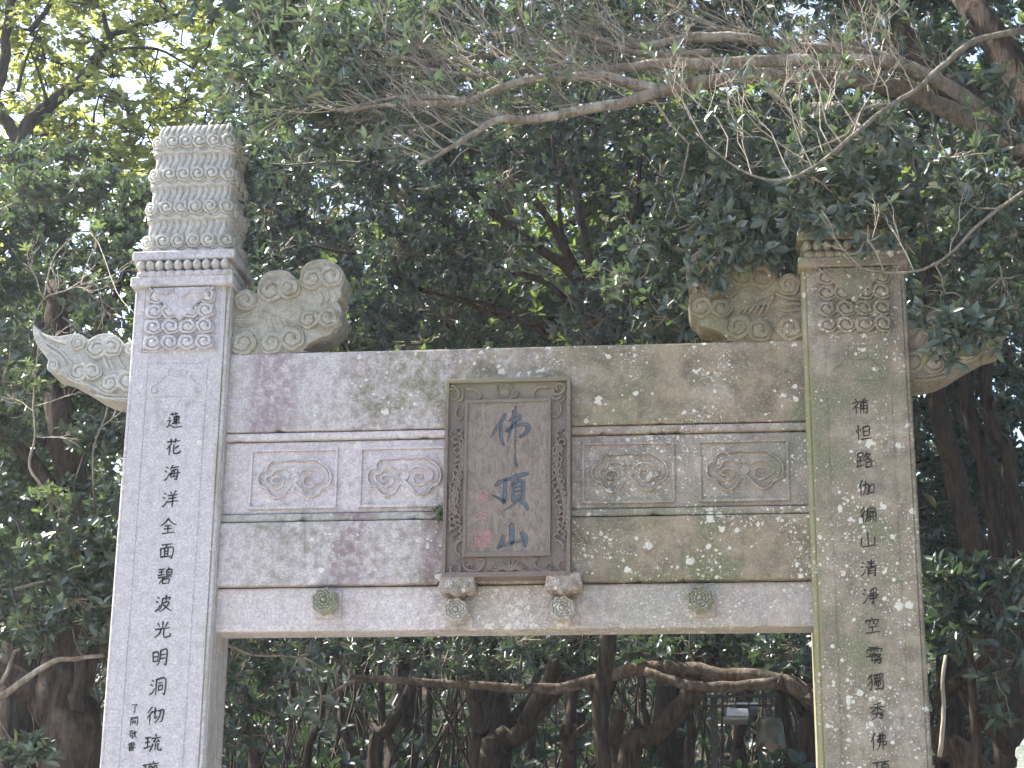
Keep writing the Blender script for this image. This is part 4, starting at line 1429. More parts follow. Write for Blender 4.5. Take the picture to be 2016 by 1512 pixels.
# leafy masses by and before the right pillar
for (x_, y_, Y_, r_, n_) in ((1300, 470, .45, .30, 60), (1400, 420, .35, .30, 62), (1480, 330, .25, .24, 44), (1350, 330, .5, .28, 50), (1250, 560, .55, .24, 40), (1430, 520, .3, .22, 36), (1500, 450, .2, .22, 30), (1640, 390, -.15, .20, 24), (1580, 300, -.1, .2, 20), (1700, 350, -.2, .2, 22), (1560, 400, -.1, .17, 18),
                             (1860, 330, -.1, .26, 30), (1950, 380, -.1, .26, 34), (1900, 590, -.25, .2, 24), (1870, 640, -.3, .16, 18), (1980, 540, -.1, .24, 30), (1960, 260, 0, .2, 20), (1990, 150, .1, .2, 16), (1800, 420, .1, .22, 22), (1990, 460, -.2, .2, 22), (1700, 480, -.2, .07, 5), (1760, 470, -.2, .06, 4), (1310, 620, .5, .16, 18), (1400, 600, .35, .12, 9),
                             (1720, 300, -.1, .12, 8), (1630, 235, -.25, .12, 12), (1690, 225, -.25, .12, 12), (1745, 245, -.25, .11, 10), (1660, 275, -.3, .12, 10), (1730, 330, -.25, .12, 10), (1420, 450, -.05, .14, 14), (1620, 440, -.2, .13, 12), (1690, 410, -.25, .14, 13), (1740, 390, -.2, .12, 10), (1600, 350, -.2, .14, 12), (1440, 490, .0, .16, 20), (1390, 540, .0, .14, 14), (1500, 500, .0, .13, 12), (1860, 690, -.3, .13, 12), (1920, 650, -.3, .14, 14), (1960, 620, -.2, .13, 10), (1760, 40, .6, .24, 14), (1880, 90, .5, .22, 12)):
    A.pblob(x_, y_, Y_, (r_, r_ * .8, r_ * .85), n_, k=8, L=.074, up=.35, wr=.45, tr=.0028)
# the crown goes on above the frame, added to block sky light from above
for (x_, y_, z_, r_, n_) in ((2.6, .3, 7.7, .9, 200), (1.2, .4, 7.8, .8, 170), (-.4, .5, 7.7, .7, 120), (3.6, .5, 6.9, .9, 170), (3.5, -.9, 6.6, .8, 150), (2.2, -1.0, 7.6, .8, 150), (3.7, -.4, 5.4, .7, 110), (.8, -.8, 8.0, .8, 120), (1.8, -2.0, 7.9, .9, 130), (3.2, -2.2, 7.2, .9, 150), (4.2, -1.6, 5.6, .8, 130), (2.6, 1.4, 8.4, 1.0, 170), (.8, 1.6, 8.6, .9, 140), (4.4, .6, 8.2, 1.0, 160), (4.3, -2.6, 6.4, .9, 140), (4.2, -.6, 4.2, .6, 80)):
    A.blob((x_, y_, z_), (r_, r_, r_ * .6), n_, k=8, L=.10, up=.7, wr=.46, tr=.004)
A.finish('leaf_mid', 'twig_pale', single=300)

# ---- B: the tree right behind the gate ---------------------------------------------
B = Plant('camphor_tree', 'dense dark evergreen tree with forking limbs directly behind the upper beam', 'tree', (.55, 2.9, 0), seed=5)
B.limb([(.70, 3.0, -.2), K(1190, 1500, 2.95), K(1200, 1250, 2.9), K(1180, 900, 2.8), K(1190, 690, 2.6)], .046, .050, 'bark_dark', 'trunk', sides=14, sm=6, knob=.07)
for pts, r0, r1 in (([(1190, 690), (1165, 620), (1148, 560), (1120, 505), (1062, 405), (1000, 335), (935, 268)], .046, .014), ([(1150, 570), (1105, 520), (1035, 470), (960, 410), (905, 352), (890, 300)], .040, .012),
                    ([(1195, 700), (1100, 645), (1000, 628), (900, 590), (800, 560)], .030, .008), ([(1150, 575), (1108, 460), (1096, 350), (1086, 265)], .020, .008), ([(1195, 690), (1225, 520), (1255, 380), (1262, 290)], .026, .01),
                    ([(1190, 690), (1300, 560), (1400, 470), (1480, 400)], .028, .01), ([(1080, 660), (960, 600), (840, 575), (740, 540)], .018, .006), ([(1190, 700), (1080, 560), (900, 520), (700, 500), (560, 470)], .022, .006),
                    ([(1195, 690), (1120, 300), (1100, 50), (1090, -150)], .03, .015), ([(1000, 335), (850, 250), (700, 180), (600, 60)], .018, .008), ([(1540, 470), (1560, 560), (1580, 640)], .022, .018)):
    B.plimb([(a, b, 2.6 - .5 * i / len(pts)) for i, (a, b) in enumerate(pts)], r0, r1, 'bark')
gB = B.g
for gx_ in range(500, 1640, 95):
    for gy_ in range(225, 700, 82):
        if abs(gx_ - 1100) + abs(gy_ - 480) < 130: continue
        if gx_ < 560 and gy_ > 560: continue
        den = 1.0
        if 880 < gx_ < 1230 and 380 < gy_ < 640: den = .45
        n_ = int(54 * den * gB.uniform(.5, 1.35))
        B.pblob(gx_ + gB.normal(0, 26), gy_ + gB.normal(0, 22), gB.uniform(1.3, 3.4), (.28, .36, .22), n_, k=9, L=.068, up=.55, wr=.45, tr=.003)
for gx_ in range(480, 1700, 130):
    for gy_ in (-160, -40, 80):
        B.pblob(gx_ + gB.normal(0, 30), gy_ + gB.normal(0, 30), gB.uniform(1.8, 3.6), (.34, .4, .28), 46, k=9, L=.085, up=.6, wr=.46)
for (x_, y_, Y_, r_, n_) in ((478, 330, .30, .10, 9), (470, 395, .28, .10, 9), (500, 300, .5, .14, 16), (520, 420, .6, .16, 20), (560, 340, .8, .2, 30), (540, 500, .9, .16, 22)):
    B.pblob(x_, y_, Y_, (r_, r_, r_), n_, k=7, L=.068, up=.2, wr=.45, tr=.003)
B.finish('leaf_mid2', 'twig', single=200)

# ---- D: the old tree at the left --------------------------------------------------------
D_ = Plant('old_evergreen_tree', 'old evergreen tree with a thick forked trunk and dark leaf masses at the left edge', 'tree', tuple(K(140, 1700, 1.9)[:2]) + (0,), seed=9)
D_.limb([tuple(K(150, 1700, 1.9)[:2]) + (-.2,), K(138, 1520, 1.9), K(125, 1410, 1.9), K(128, 1310, 1.9), K(148, 1230, 1.95), K(145, 1050, 2.0), K(120, 800, 2.0), K(110, 560, 2.1)], .20, .07, 'bark', 'trunk', sides=20, sm=7, knob=.05)
for pts, Y_, r0, r1, mt in (([(118, 1420), (70, 1370), (20, 1330), (-60, 1290)], 1.9, .085, .06, 'bark'), ([(150, 1400), (158, 1350), (160, 1290), (180, 1200)], 1.75, .045, .03, 'bark'), ([(150, 1400), (178, 1300), (215, 1280), (240, 1250)], 1.85, .06, .03, 'bark'),
                            ([(-30, 1395), (40, 1345), (105, 1303), (150, 1297), (205, 1290)], 1.2, .020, .010, 'limb'), ([(0, 1350), (15, 1320), (28, 1285), (40, 1280)], 1.2, .012, .008, 'limb'), ([(25, 1255), (60, 1190), (75, 1160)], 1.4, .012, .006, 'bark'),
                            ([(145, 1050), (60, 900), (-40, 820)], 2.0, .05, .03, 'bark'), ([(120, 800), (200, 650), (250, 520)], 2.0, .04, .015, 'bark'), ([(30, 1160), (150, 1130), (260, 1130)], 1.3, .010, .005, 'twig'), ([(60, 1070), (160, 1085), (250, 1090)], 1.2, .006, .004, 'twig')):
    D_.plimb([(a, b, Y_) for a, b in pts], r0, r1, mt)
gD = D_.g
for gx_ in range(-40, 300, 62):
    for gy_ in range(300, 1290, 66):
        if gy_ < 330 and gx_ > 150: continue
        den = 1.0
        if 540 < gy_ < 680 and 60 < gx_ < 270: den = .55
        if gy_ > 1200: den = .6
        D_.pblob(gx_ + gD.normal(0, 18), gy_ + gD.normal(0, 18), gD.uniform(1.2, 2.9), (.20, .24, .14), int(31 * den * gD.uniform(.4, 1.4)), k=9, L=.066, up=.75, wr=.45, tr=.003)
for (x_, y_, Y_, r_, n_) in ((110, 1090, 1.0, .2, 30), (190, 1060, 1.0, .18, 24), (150, 1180, 1.0, .2, 30), (210, 1210, 1.0, .16, 20), (70, 1230, 1.0, .15, 20), (30, 1480, 1.2, .14, 22), (80, 1475, 1.2, .11, 14), (200, 1120, 1.0, .16, 20)):
    D_.pblob(x_, y_, Y_, (r_, r_, r_ * .6), n_, k=8, L=.078, up=.7, wr=.46, tr=.003)
for gx_ in range(-60, 300, 75):
    for gy_ in range(560, 1300, 85):
        D_.pblob(gx_ + gD.normal(0, 20), gy_ + gD.normal(0, 20), gD.uniform(3.2, 4.6), (.3, .3, .22), 26, k=8, L=.085, up=.6, wr=.46, tr=.003)
for (x_, y_, z_, r_, n_) in ((-4.6, 2.2, 6.6, .9, 150), (-4.9, 1.2, 4.8, .8, 120), (-4.4, 2.6, 3.6, .8, 90)):
    D_.blob((x_, y_, z_), (r_, r_, r_ * .6), n_, k=8, L=.085, up=.7, tr=.004)
D_.finish('leaf_mid', 'twig', single=200)

# ---- E: thin bare shrub beside the left wing ----------------------------------------------
E_ = Plant('thin_shrub', 'thin pale-stemmed shrub with bare twigs above and below the left wing', 'shrub', tuple(K(95, 1100, .9)[:2]) + (0,), seed=3)
e0 = K(95, 1000, .9)
E_.plimb([(140, 1400, 2.4), (118, 1180, 2.0), (108, 1040, 1.3), (95, 975, .9), (58, 920, .9), (70, 860, .9), (66, 800, .9), (72, 720, .9), (78, 660, .9), (66, 640, .9), (85, 590, .9), (130, 572, .85), (190, 552, .8), (235, 545, .75)], .010, .003, 'twig', 'stem')
E_.plimb([(200, 1300, 2.3), (192, 1080, 1.6), (184, 960, 1.0), (185, 880, 1.0), (208, 820, .95), (212, 790, .95)], .008, .005, 'twig', 'stem')
E_.plimb([(85, 590, .9), (110, 500, .9), (180, 460, .9), (230, 575, .6), (268, 620, .4)], .0035, .002, 'twig_pale')
for (x_, y_, dx, dz, ln) in ((130, 572, .6, .6, .22), (160, 560, .3, .9, .24), (200, 550, .5, .7, .22), (110, 580, -.2, 1, .25), (90, 590, -.4, .9, .22), (68, 800, .9, .3, .22), (66, 810, -.7, .5, .18), (70, 860, .9, -.1, .2), (190, 552, .2, -.8, .16), (150, 565, .7, -.4, .2), (75, 700, .8, .5, .15), (200, 840, .6, .5, .15)):
    tips = bare_fan(E_, K(x_, y_, .9), (dx, E_.g.normal(0, .3), dz), ln, .0035, 2, E_.g, 3)
    sel = tips[E_.g.random(len(tips)) < .10]
    if len(sel): E_.lv.append(rosettes(sel, unit(E_.g.normal(0, .5, (len(sel), 3)) + np.array([0, 0, 1.])), 5, .05, E_.g))
for (x_, y_, r_, n_) in ((60, 730, .08, 6), (100, 985, .1, 9), (75, 965, .08, 6), (120, 1000, .10, 9)):
    E_.pblob(x_, y_, .85, (r_, r_, r_), n_, k=7, L=.05, up=.6, tr=.0028)
E_.finish('leaf_pale', 'twig_pale', single=60)

# ---- C: sunlit yellow-green tree at the upper left --------------------------------------------
C_ = Plant('maple_tree', 'tall yellow-green broadleaf tree with a dark forked limb at the upper left', 'tree', tuple(K(50, 1500, 6.5)[:2]) + (1.0,), seed=14)
C_.limb([tuple(K(60, 1500, 6.5)[:2]) + (.8,), K(62, 900, 6.5), K(55, 500, 6.5), K(42, 290, 6.5)], .20, .085, 'bark_dark', 'trunk', sides=14, sm=6, knob=.07)
for pts, r0, r1 in (([(42, 290), (62, 240), (110, 195), (165, 150), (198, 105), (215, 75), (265, 52), (335, 34), (400, 20)], .075, .018), ([(42, 290), (22, 250), (-5, 220), (-50, 170)], .06, .04), ([(-30, 250), (8, 130), (12, 60), (30, -30)], .05, .04),
                    ([(215, 75), (205, 30), (200, -30)], .025, .015), ([(200, 110), (240, 98), (310, 97), (380, 135)], .022, .008), ([(95, 205), (75, 140), (60, 100)], .018, .008), ([(60, 60), (90, 20), (110, -20)], .03, .02), ([(35, 180), (50, 120), (75, 60)], .016, .01)):
    C_.plimb([(a, b, 6.5 + .06 * i) for i, (a, b) in enumerate(pts)], r0, r1, 'bark_dark')
gC = C_.g
for gx_ in range(-60, 470, 52):
    for gy_ in range(-120, 470, 46):
        if gC.random() < .10: continue
        C_.pblob(gx_ + gC.normal(0, 18), gy_ + gC.normal(0, 16), gC.uniform(6.2, 9.4), (.34, .45, .13), int(gC.uniform(12, 30)), k=6, L=.088, up=1.2, wr=.62, spread=(.9, 1.6), tr=.005, shell=3)
for gx_ in range(-200, 500, 110):
    for gy_ in (-420, -260):
        C_.pblob(gx_, gy_, gC.uniform(6, 8.5), (.6, .7, .35), 26, k=7, L=.13, up=1.2, wr=.6, spread=(.9, 1.6), tr=.005)
C_.finish('leaf_maple', 'bark_dark', single=60)
# ---- F: stems at the right, behind the pillar ----------------------------------------------------
for i, (lab, pts, Y_, r0, r1, bl) in enumerate((
        ('leaning thick brown trunk behind the right pillar, left of the two stems', [(1990, 1600), (1962, 1300), (1930, 1130), (1900, 1020), (1872, 900), (1850, 810), (1835, 650), (1830, 480)], 2.6, .085, .05, [(1840, 560, .3, 60), (1820, 700, .2, 20), (1900, 480, .3, 50)]),
        ('straight dark trunk with sunlit edge, second from the right pillar', [(2010, 1600), (1980, 1180), (1955, 1000), (1930, 880), (1905, 800), (1890, 600)], 3.2, .07, .045, [(1910, 600, .35, 60), (1960, 700, .25, 40), (1930, 420, .35, 60)]),
        ('crooked dark trunk nearest the right edge with a knot', [(2040, 1600), (2010, 1100), (1990, 960), (1985, 890), (1950, 830), (1945, 700), (1980, 560)], 2.9, .06, .035, [(1985, 640, .3, 50), (2000, 800, .22, 30), (2010, 450, .3, 40)]))):
    p = Plant('forest_tree', lab, 'tree', tuple(K(pts[0][0], pts[0][1], Y_)[:2]) + (0,), 'trees behind the right pillar', 60 + i)
    p.limb([tuple(K(pts[0][0], pts[0][1], Y_)[:2]) + (-.2,)] + [K(a, b, Y_) for a, b in pts], r0, r1, 'bark_dark', 'trunk', sides=10)
    for a in range(4):
        p.pblob(1700 + 90 * a + 30 * i, -60 + 110 * i + 40 * (a % 2), Y_ + .6, (.34, .4, .26), 46, k=9, L=.085, up=.5, wr=.46)
    for a in range(1810, 2060, 70):
        for b in range(730, 1120, 90):
            p.pblob(a + 20 * i, b, Y_ + 1.4 + .5 * i, (.28, .3, .22), 16, k=8, L=.085, up=.5, wr=.46)
    for a, b, r_, n_ in bl: p.pblob(a, b, Y_ + .2, (r_, r_ * 1.2, r_ * .7), n_, k=8, L=.07, up=.6)
    p.finish('leaf_dark', 'twig')

S = Plant('glossy_shrub', 'glossy dark-leaved shrub at the lower right beside the right pillar', 'shrub', tuple(K(1930, 1650, .9)[:2]) + (0,), seed=71)
S.limb([tuple(K(1930, 1650, .9)[:2]) + (0,), K(1925, 1500, .9), K(1910, 1300, .9), K(1900, 1150, .9)], .03, .012, 'bark', 'stem')
S.plimb([(1850, 1490, .5), (1858, 1400, .5), (1856, 1340, .5), (1862, 1290, .5)], .011, .008, 'twig_pale', 'stem')
S.plimb([(1830, 1440, 1.2), (1870, 1470, 1.2), (1930, 1530, 1.2)], .06, .08, 'bark', 'root_limb')
S.plimb([(1845, 1380, 1.4), (1900, 1330, 1.4), (1990, 1260, 1.4)], .03, .025, 'bark_dark')
S.plimb([(1880, 1340, 1.5), (1920, 1400, 1.5), (1990, 1480, 1.5)], .03, .03, 'bark_dark')
for (x_, y_, r_, n_) in ((1870, 1140, .14, 16), (1930, 1160, .16, 18), (1985, 1120, .16, 18), (1860, 1200, .10, 10), (1900, 1230, .14, 14), (1970, 1210, .16, 16), (1850, 1260, .08, 8), (2000, 1290, .14, 12), (1920, 1110, .1, 8), (1960, 1330, .1, 5), (1990, 1420, .1, 5)):
    S.pblob(x_, y_, .8, (r_, r_, r_ * .7), n_, k=6, L=.085, up=.4, wr=.40, tr=.003)
S.finish('leaf_dark', 'twig', single=120)

# ---- seen through the opening ---------------------------------------------------------------
H = Plant('arching_tree', 'tree with a long wavy limb arching across the gateway opening', 'tree', tuple(K(1690, 1650, 3.4)[:2]) + (0,), seed=81)
H.limb([tuple(K(1690, 1650, 3.4)[:2]) + (-.1,), K(1680, 1500, 3.4), K(1650, 1420, 3.4), K(1590, 1362, 3.4)], .13, .085, 'bark', 'trunk')
H.plimb([(1600, 1366, 3.4), (1520, 1338, 3.4), (1420, 1328, 3.4), (1330, 1318, 3.4), (1260, 1316, 3.4), (1200, 1331, 3.4), (1130, 1350, 3.4), (1050, 1357, 3.4), (950, 1351, 3.4), (850, 1344, 3.4), (780, 1340, 3.4), (690, 1334, 3.4)], .058, .020, 'bark_mid')
H.plimb([(1530, 1344, 3.3), (1420, 1352, 3.3), (1340, 1346, 3.3), (1270, 1322, 3.35)], .036, .03, 'bark_mid')
H.plimb([(700, 1338, 3.4), (660, 1360, 3.4), (620, 1390, 3.4)], .014, .006, 'limb')
for x_ in range(470, 1640, 52):
    for y_ in (1245, 1285):
        H.pblob(x_ + H.g.normal(0, 15), y_ + H.g.normal(0, 14), H.g.uniform(2.8, 4.4), (.22, .3, .14), int(H.g.uniform(10, 26)), k=8, L=.066, up=.5)
for (x_, y_, n_) in ((470, 1330, 20), (500, 1390, 24), (540, 1340, 14), (480, 1450, 14), (590, 1300, 12)):
    H.pblob(x_, y_, 2.4, (.2, .2, .13), n_, k=8, L=.07, up=.4)
H.finish('leaf_dark', 'twig', single=40)

# a near sprig hanging in the opening
N_ = Plant('hanging_sprig', 'sprig of large blue-grey leaves hanging in the left of the opening', 'branch', tuple(K(470, 1262, .75)), seed=83)
N_.plimb([(440, 1268, .8), (500, 1290, .8), (560, 1292, .8), (610, 1300, .8), (620, 1335, .8), (632, 1370, .8), (628, 1425, .8)], .007, .002, 'twig')
N_.plimb([(610, 1300, .8), (640, 1318, .8), (670, 1330, .8)], .003, .002, 'twig')
spr = np.array([K(*q) for q in ((620, 1330, .8), (650, 1322, .8), (676, 1334, .8), (605, 1375, .8), (592, 1385, .8), (612, 1395, .8), (630, 1420, .8), (660, 1385, .8), (578, 1395, .8), (645, 1435, .8), (600, 1318, .8))])
N_.lv.append(rosettes(spr, unit(N_.g.normal(0, .5, (len(spr), 3)) + np.array([0, -.6, .3])), 5, .072, N_.g, (.7, 1.4), .5))
N_.finish('leaf_bluish', 'twig', single=55)

tr = random.Random(4)
STEMS = [(500, 1512, 480, 1370, 5.5, .045, 'slender upright trunk near the left jamb of the opening'), (735, 1530, 812, 1345, 5.0, .05, 'pale leaning trunk in the opening left of the plaque brackets'), (955, 1530, 1062, 1372, 4.6, .075, 'dark leaning forked trunk below the plaque'),
         (938, 1530, 928, 1372, 4.9, .055, 'dark upright trunk left of the forked trunk'), (1122, 1530, 1128, 1375, 4.4, .045, 'straight dark trunk in the middle of the opening'), (1216, 1530, 1222, 1400, 4.2, .05, 'short broken trunk with a pale sunlit top'),
         (1235, 1530, 1350, 1372, 4.0, .07, 'thick dark trunk leaning right in the opening'), (1356, 1530, 1352, 1372, 4.3, .032, 'thin dark trunk beside the lamp post'), (600, 1530, 640, 1330, 6.5, .03, 'thin trunk behind the blue-grey sprig'), (690, 1530, 668, 1340, 7.5, .035, 'sunlit thin trunk right of the blue-grey sprig'),
         (860, 1530, 845, 1345, 7.0, .03, 'thin far trunk under the wavy limb, left of the dark trunks'), (1045, 1530, 1060, 1350, 7.5, .04, 'far upright trunk between the two dark trunks'), (1290, 1530, 1265, 1340, 8.0, .035, 'thin far trunk behind the leaning trunk'), (1460, 1530, 1470, 1400, 6.0, .04, 'trunk with a sunlit patch under the floodlight'),
         (1560, 1530, 1545, 1300, 6.5, .06, 'dark trunk behind the bell at the right'), (560, 1530, 575, 1340, 9.0, .04, 'far thin trunk at the left of the opening'), (780, 1530, 750, 1350, 9.0, .04, 'far trunk behind the pale leaning trunk'), (1180, 1530, 1165, 1340, 9.0, .045, 'far trunk behind the broken trunk')]
for i, (xa, ya, xb, yb, Y_, r_, lab) in enumerate(STEMS):
    a, b = K(xa, ya, Y_), K(xb, yb, Y_)
    gz = float(hill(np.array(a[0]), np.array(Y_)))
    p = Plant('forest_tree', lab, 'tree', (a[0], Y_, gz), 'forest trunks seen through the opening', 100 + i)
    mid = (a + b) / 2 + np.array([tr.uniform(-.06, .06), tr.uniform(-.1, .1), 0])
    pts = [(a[0] + (a[0] - b[0]) * .25, Y_, gz - .2), a, mid, b]
    if 'broken' in lab:
        p.limb(pts, r_ * 1.2, r_, 'bark', 'trunk')
    else:
        d = (b - a) / np.linalg.norm(b - a)
        d = unit(d + np.array([tr.uniform(-.3, .3), tr.uniform(-.2, .3), .5]))
        top = b + d * tr.uniform(2.2, 3.5)
        p.limb(pts + [b + d * .9, top], r_ * 1.3, r_ * .45, 'bark_dark' if i % 3 else 'bark', 'trunk')
        for q in range(2):
            e = top + np.array([tr.uniform(-1, 1), tr.uniform(-.8, .8), tr.uniform(.3, 1.2)])
            p.limb([top - d * .8, (top + e) / 2, e], r_ * .4, .01, 'bark')
            p.blob(e, (.8, .8, .45), 60, k=8, L=.10, up=.7, tr=.005)
        p.blob(top, (.9, .9, .5), 60, k=8, L=.10, up=.7, tr=.005)
        if i in (2, 4, 6):
            p.limb([a + (b - a) * .45, a + (b - a) * .6 + np.array([.25, .1, .25]), a + (b - a) * .7 + np.array([.45, .1, .9])], r_ * .6, r_ * .35, 'bark')
    p.finish('leaf_far', 'twig')


# ---- trees on the slope behind: three kinds, copied -------------------------------------------
def copy_tree(o):
    c = o.copy()
    COL.objects.link(c)
    for ch in o.children:
        k = ch.copy()
        COL.objects.link(k)
        k.parent = c
    return c


protos = []
for q, (lab, lm, L_, nb) in enumerate((('tall evergreen tree on the wooded slope behind the gateway', 'leaf_far', .12, 16), ('bushy evergreen tree filling the wooded slope behind the gateway', 'leaf_mid', .11, 18), ('loose yellow-green tree on the wooded slope behind the gateway', 'leaf_maple', .13, 14))):
    p = Plant('slope_tree', lab, 'tree', (0, 0, 0), 'trees on the wooded slope', 200 + q)
    g = p.g
    p.limb([(0, 0, -.5), (.1, .1, 2), (-.1, .2, 4.5), (.15, 0, 7.5)], .19, .06, 'bark_dark', 'trunk', sides=9)
    for i in range(7):
        z = 2.4 + i * .75
        a = i * 2.4
        e = np.array([math.cos(a) * 1.6, math.sin(a) * 1.6, z + 1.1])
        p.limb([(0, .1, z), e * np.array([.5, .5, 1]) - np.array([0, 0, .4]), e], .06, .015, 'bark_dark')
    for i in range(nb):
        z = g.uniform(2.2, 9.0)
        rr = 1.9 * math.sin(min(1, (z - 1.2) / 3.2) * math.pi / 2) * (1 - max(0, z - 6) / 5)
        a = i * 2.39996
        p.blob((math.cos(a) * rr, math.sin(a) * rr, z), (.85, .85, .5), 58, k=7, L=L_, up=.8, wr=.45, tr=.006)
    p.finish(lm, 'twig')
    protos.append(p.root)
spots = [(-2.2, 9.5, 0), (.6, 8.6, 1), (3.0, 9.4, 0), (5.0, 7.5, 1), (-3.4, 13.5, 1), (-.6, 13, 0), (2.2, 13.6, 1), (4.6, 12.6, 0), (-6.2, 20.5, 2), (-7.8, 13.5, 2), (-5.6, 15.5, 2), (-2.0, 18, 1), (1.2, 18.5, 0), (4.4, 18, 1),
         (-13, 26, 1), (-9.5, 27, 2), (-6.5, 26, 1), (-1.5, 25, 0), (2.5, 25, 1), (6.5, 24, 0), (7.4, 10, 1), (-12.5, 20, 0),
         (-9.4, 4.5, 0), (-9.8, 7.6, 1), (-10.6, 10.6, 0), (-11.4, 14.0, 1), (-7.6, 2.0, 1), (-.8, 6.4, 0), (1.6, 5.9, 1),  # far-left trees added out of view to keep sun off the opening
         # added along the path on the right, to block sky light from the gateway
         (6.2, 3.4, 1), (6.4, -.2, 0), (5.6, -3.0, 1), (6.6, -5.6, 0), (5.8, -8.6, 1), (6.8, -11.5, 0), (3.6, -15, 1)]
used = set()
for i, (x_, y_, k) in enumerate(spots):
    r = protos[k] if k not in used else copy_tree(protos[k])
    used.add(k)
    if y_ < 4.8:  # trees added for the shade they cast, mostly out of view
        r.name = 'shade_tree'
        tag(r, 'evergreen tree added at the side of the path to shade the gateway', 'tree', 'added shade trees')
    r.location = (x_, y_, float(hill(np.array(x_), np.array(y_))))
    s_ = tr.uniform(.85, 1.2)
    r.scale = (s_, s_, s_ * tr.uniform(.9, 1.1))
    r.rotation_euler = (0, 0, tr.uniform(0, 6.28))

# ---- undergrowth on the slope -------------------------------------------------------------------
g = np.random.default_rng(77)
n = 15000
ux = g.uniform(-14, 9, n)
uy = 5.0 + 30 * g.random(n) ** 1.3
uz = hill(ux, uy) + g.random(n) ** 1.5 * 2.6
Cc = np.stack([ux, uy, uz], 1)
ro = rosettes(Cc, unit(np.array([0, -.2, 1.]) + g.normal(0, .45, (n, 3))), 7, .15, g, (.6, 1.4), .42)
V, F = leaf_arrays(*ro)
tag(link('undergrowth', npmesh('undergrowth', V, F, M['leaf_dark'], False)), 'leafy undergrowth covering the slope behind the trunks', 'undergrowth', kind='stuff')

n = 420
sx, sy = g.uniform(-7, 3.5, n), 5 + 12 * g.random(n)
sz = hill(sx, sy)
b0 = np.stack([sx, sy, sz], 1)
b1 = b0 + np.stack([g.normal(0, .7, n), g.normal(0, .4, n), g.uniform(2.2, 5.0, n)], 1)
V, F, _ = twig_geo(b0, b1, g.uniform(.010, .028, n), .008, g, .08, 6)
tag(link('thicket_stems', npmesh('thicket_stems', V, F, M['bark'], True)), 'tangle of fine dark stems in the thicket behind the opening', 'thicket', kind='stuff')

# ---- lamp post with floodlights ----------------------------------------------------------------
YZ = 2.2
sc_ = .00298


def LZ(px, py): return G(px, py, YZ)


xp, zt = LZ(1405, 1368)
lamp = empty('lamp_post', (xp, YZ, float(hill(np.array(xp), np.array(YZ)))), 'black metal lamp post with lattice arm and grey floodlights under the arching limb', 'lamp post')
def lpart(mb_, name, mat, smooth=False):
    o = mb_.build(name, mat, None, smooth)
    o.parent = lamp
    o.location = -Vector(lamp.location)
    return o


m_ = MB()
m_.box(xp - .02, xp + .02, YZ - .02, YZ + .02, 0, zt, .003)
lpart(m_, 'post', M['metal_dark'])
x0, z0 = LZ(1366, 1372); x1, _ = LZ(1534, 1366)
m_ = MB()
m_.box(x0, x1, YZ - .045, YZ - .023, z0 - .011, z0 + .006, .002)
lpart(m_, 'arm', M['metal_dark'])
_, zl = LZ(1450, 1391)
m_ = MB()
m_.box(x0, x1 - .02, YZ - .04, YZ - .026, zl - .006, zl + .006, .001)
lpart(m_, 'lower_rail', M['metal_dark'])
for px_ in (1370, 1388, 1422, 1508, 1520, 1532):
    x_, _ = LZ(px_, 1380)
    m_ = MB()
    m_.box(x_ - .005, x_ + .005, YZ - .038, YZ - .028, zl, z0 - .012)
    lpart(m_, 'lattice_bar', M['metal_dark'])
xa, za = LZ(1447, 1382); xb, zb = LZ(1476, 1398)
m_ = MB()
for q in ((xa, xb, za - .008, za), (xa, xb, zb, zb + .008), (xa, xa + .008, zb + .008, za - .008), (xb - .008, xb, zb + .008, za - .008)): m_.box(q[0], q[1], YZ - .07, YZ - .048, q[2], q[3])
lpart(m_, 'bracket_frame', M['metal_dark'])


def flood(xl, yl, xr, yb, YY):
    a, b = LZ(xl, yl); c, d = LZ(xr, yb)
    w_, h_ = c - a, b - d
    m_ = MB()
    n_ = 7
    prof = [(a + w_ * .04 * i, b - h_ * .55 * (1 - math.cos(i / 6 * math.pi / 2))) for i in range(7)]
    pr = [(0, d + h_ * .30), (0, d + h_ * .45), (.05, b - h_ * .06), (.09, b), (.16, b), (.18, d + h_ * .4), (.17, d + h_ * .3)]
    V = [(a + w_ * e * .06 + (w_ * (1 - .12 * e)) * t, YY + p_, z_) for t in (0, 1) for e, (p_, z_) in zip((0, 0, .5, 1, 1, 0, 0), pr)]
    k = len(pr)
    m_.add(V, [tuple(range(k))[::-1], tuple(range(k, 2 * k))] + [(i, (i + 1) % k, k + (i + 1) % k, k + i) for i in range(k)])
    o = lpart(m_, 'floodlight', M['metal_grey'])
    m_ = MB()
    m_.box(a - .02, c - .004, YY - .015, YY + .17, d, d + h_ * .24, .004)
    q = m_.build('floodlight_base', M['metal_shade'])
    q.parent = o
    return o


flood(1430, 1398, 1474, 1425, YZ - .14)
flood(1436, 1376, 1494, 1396, YZ + .06)

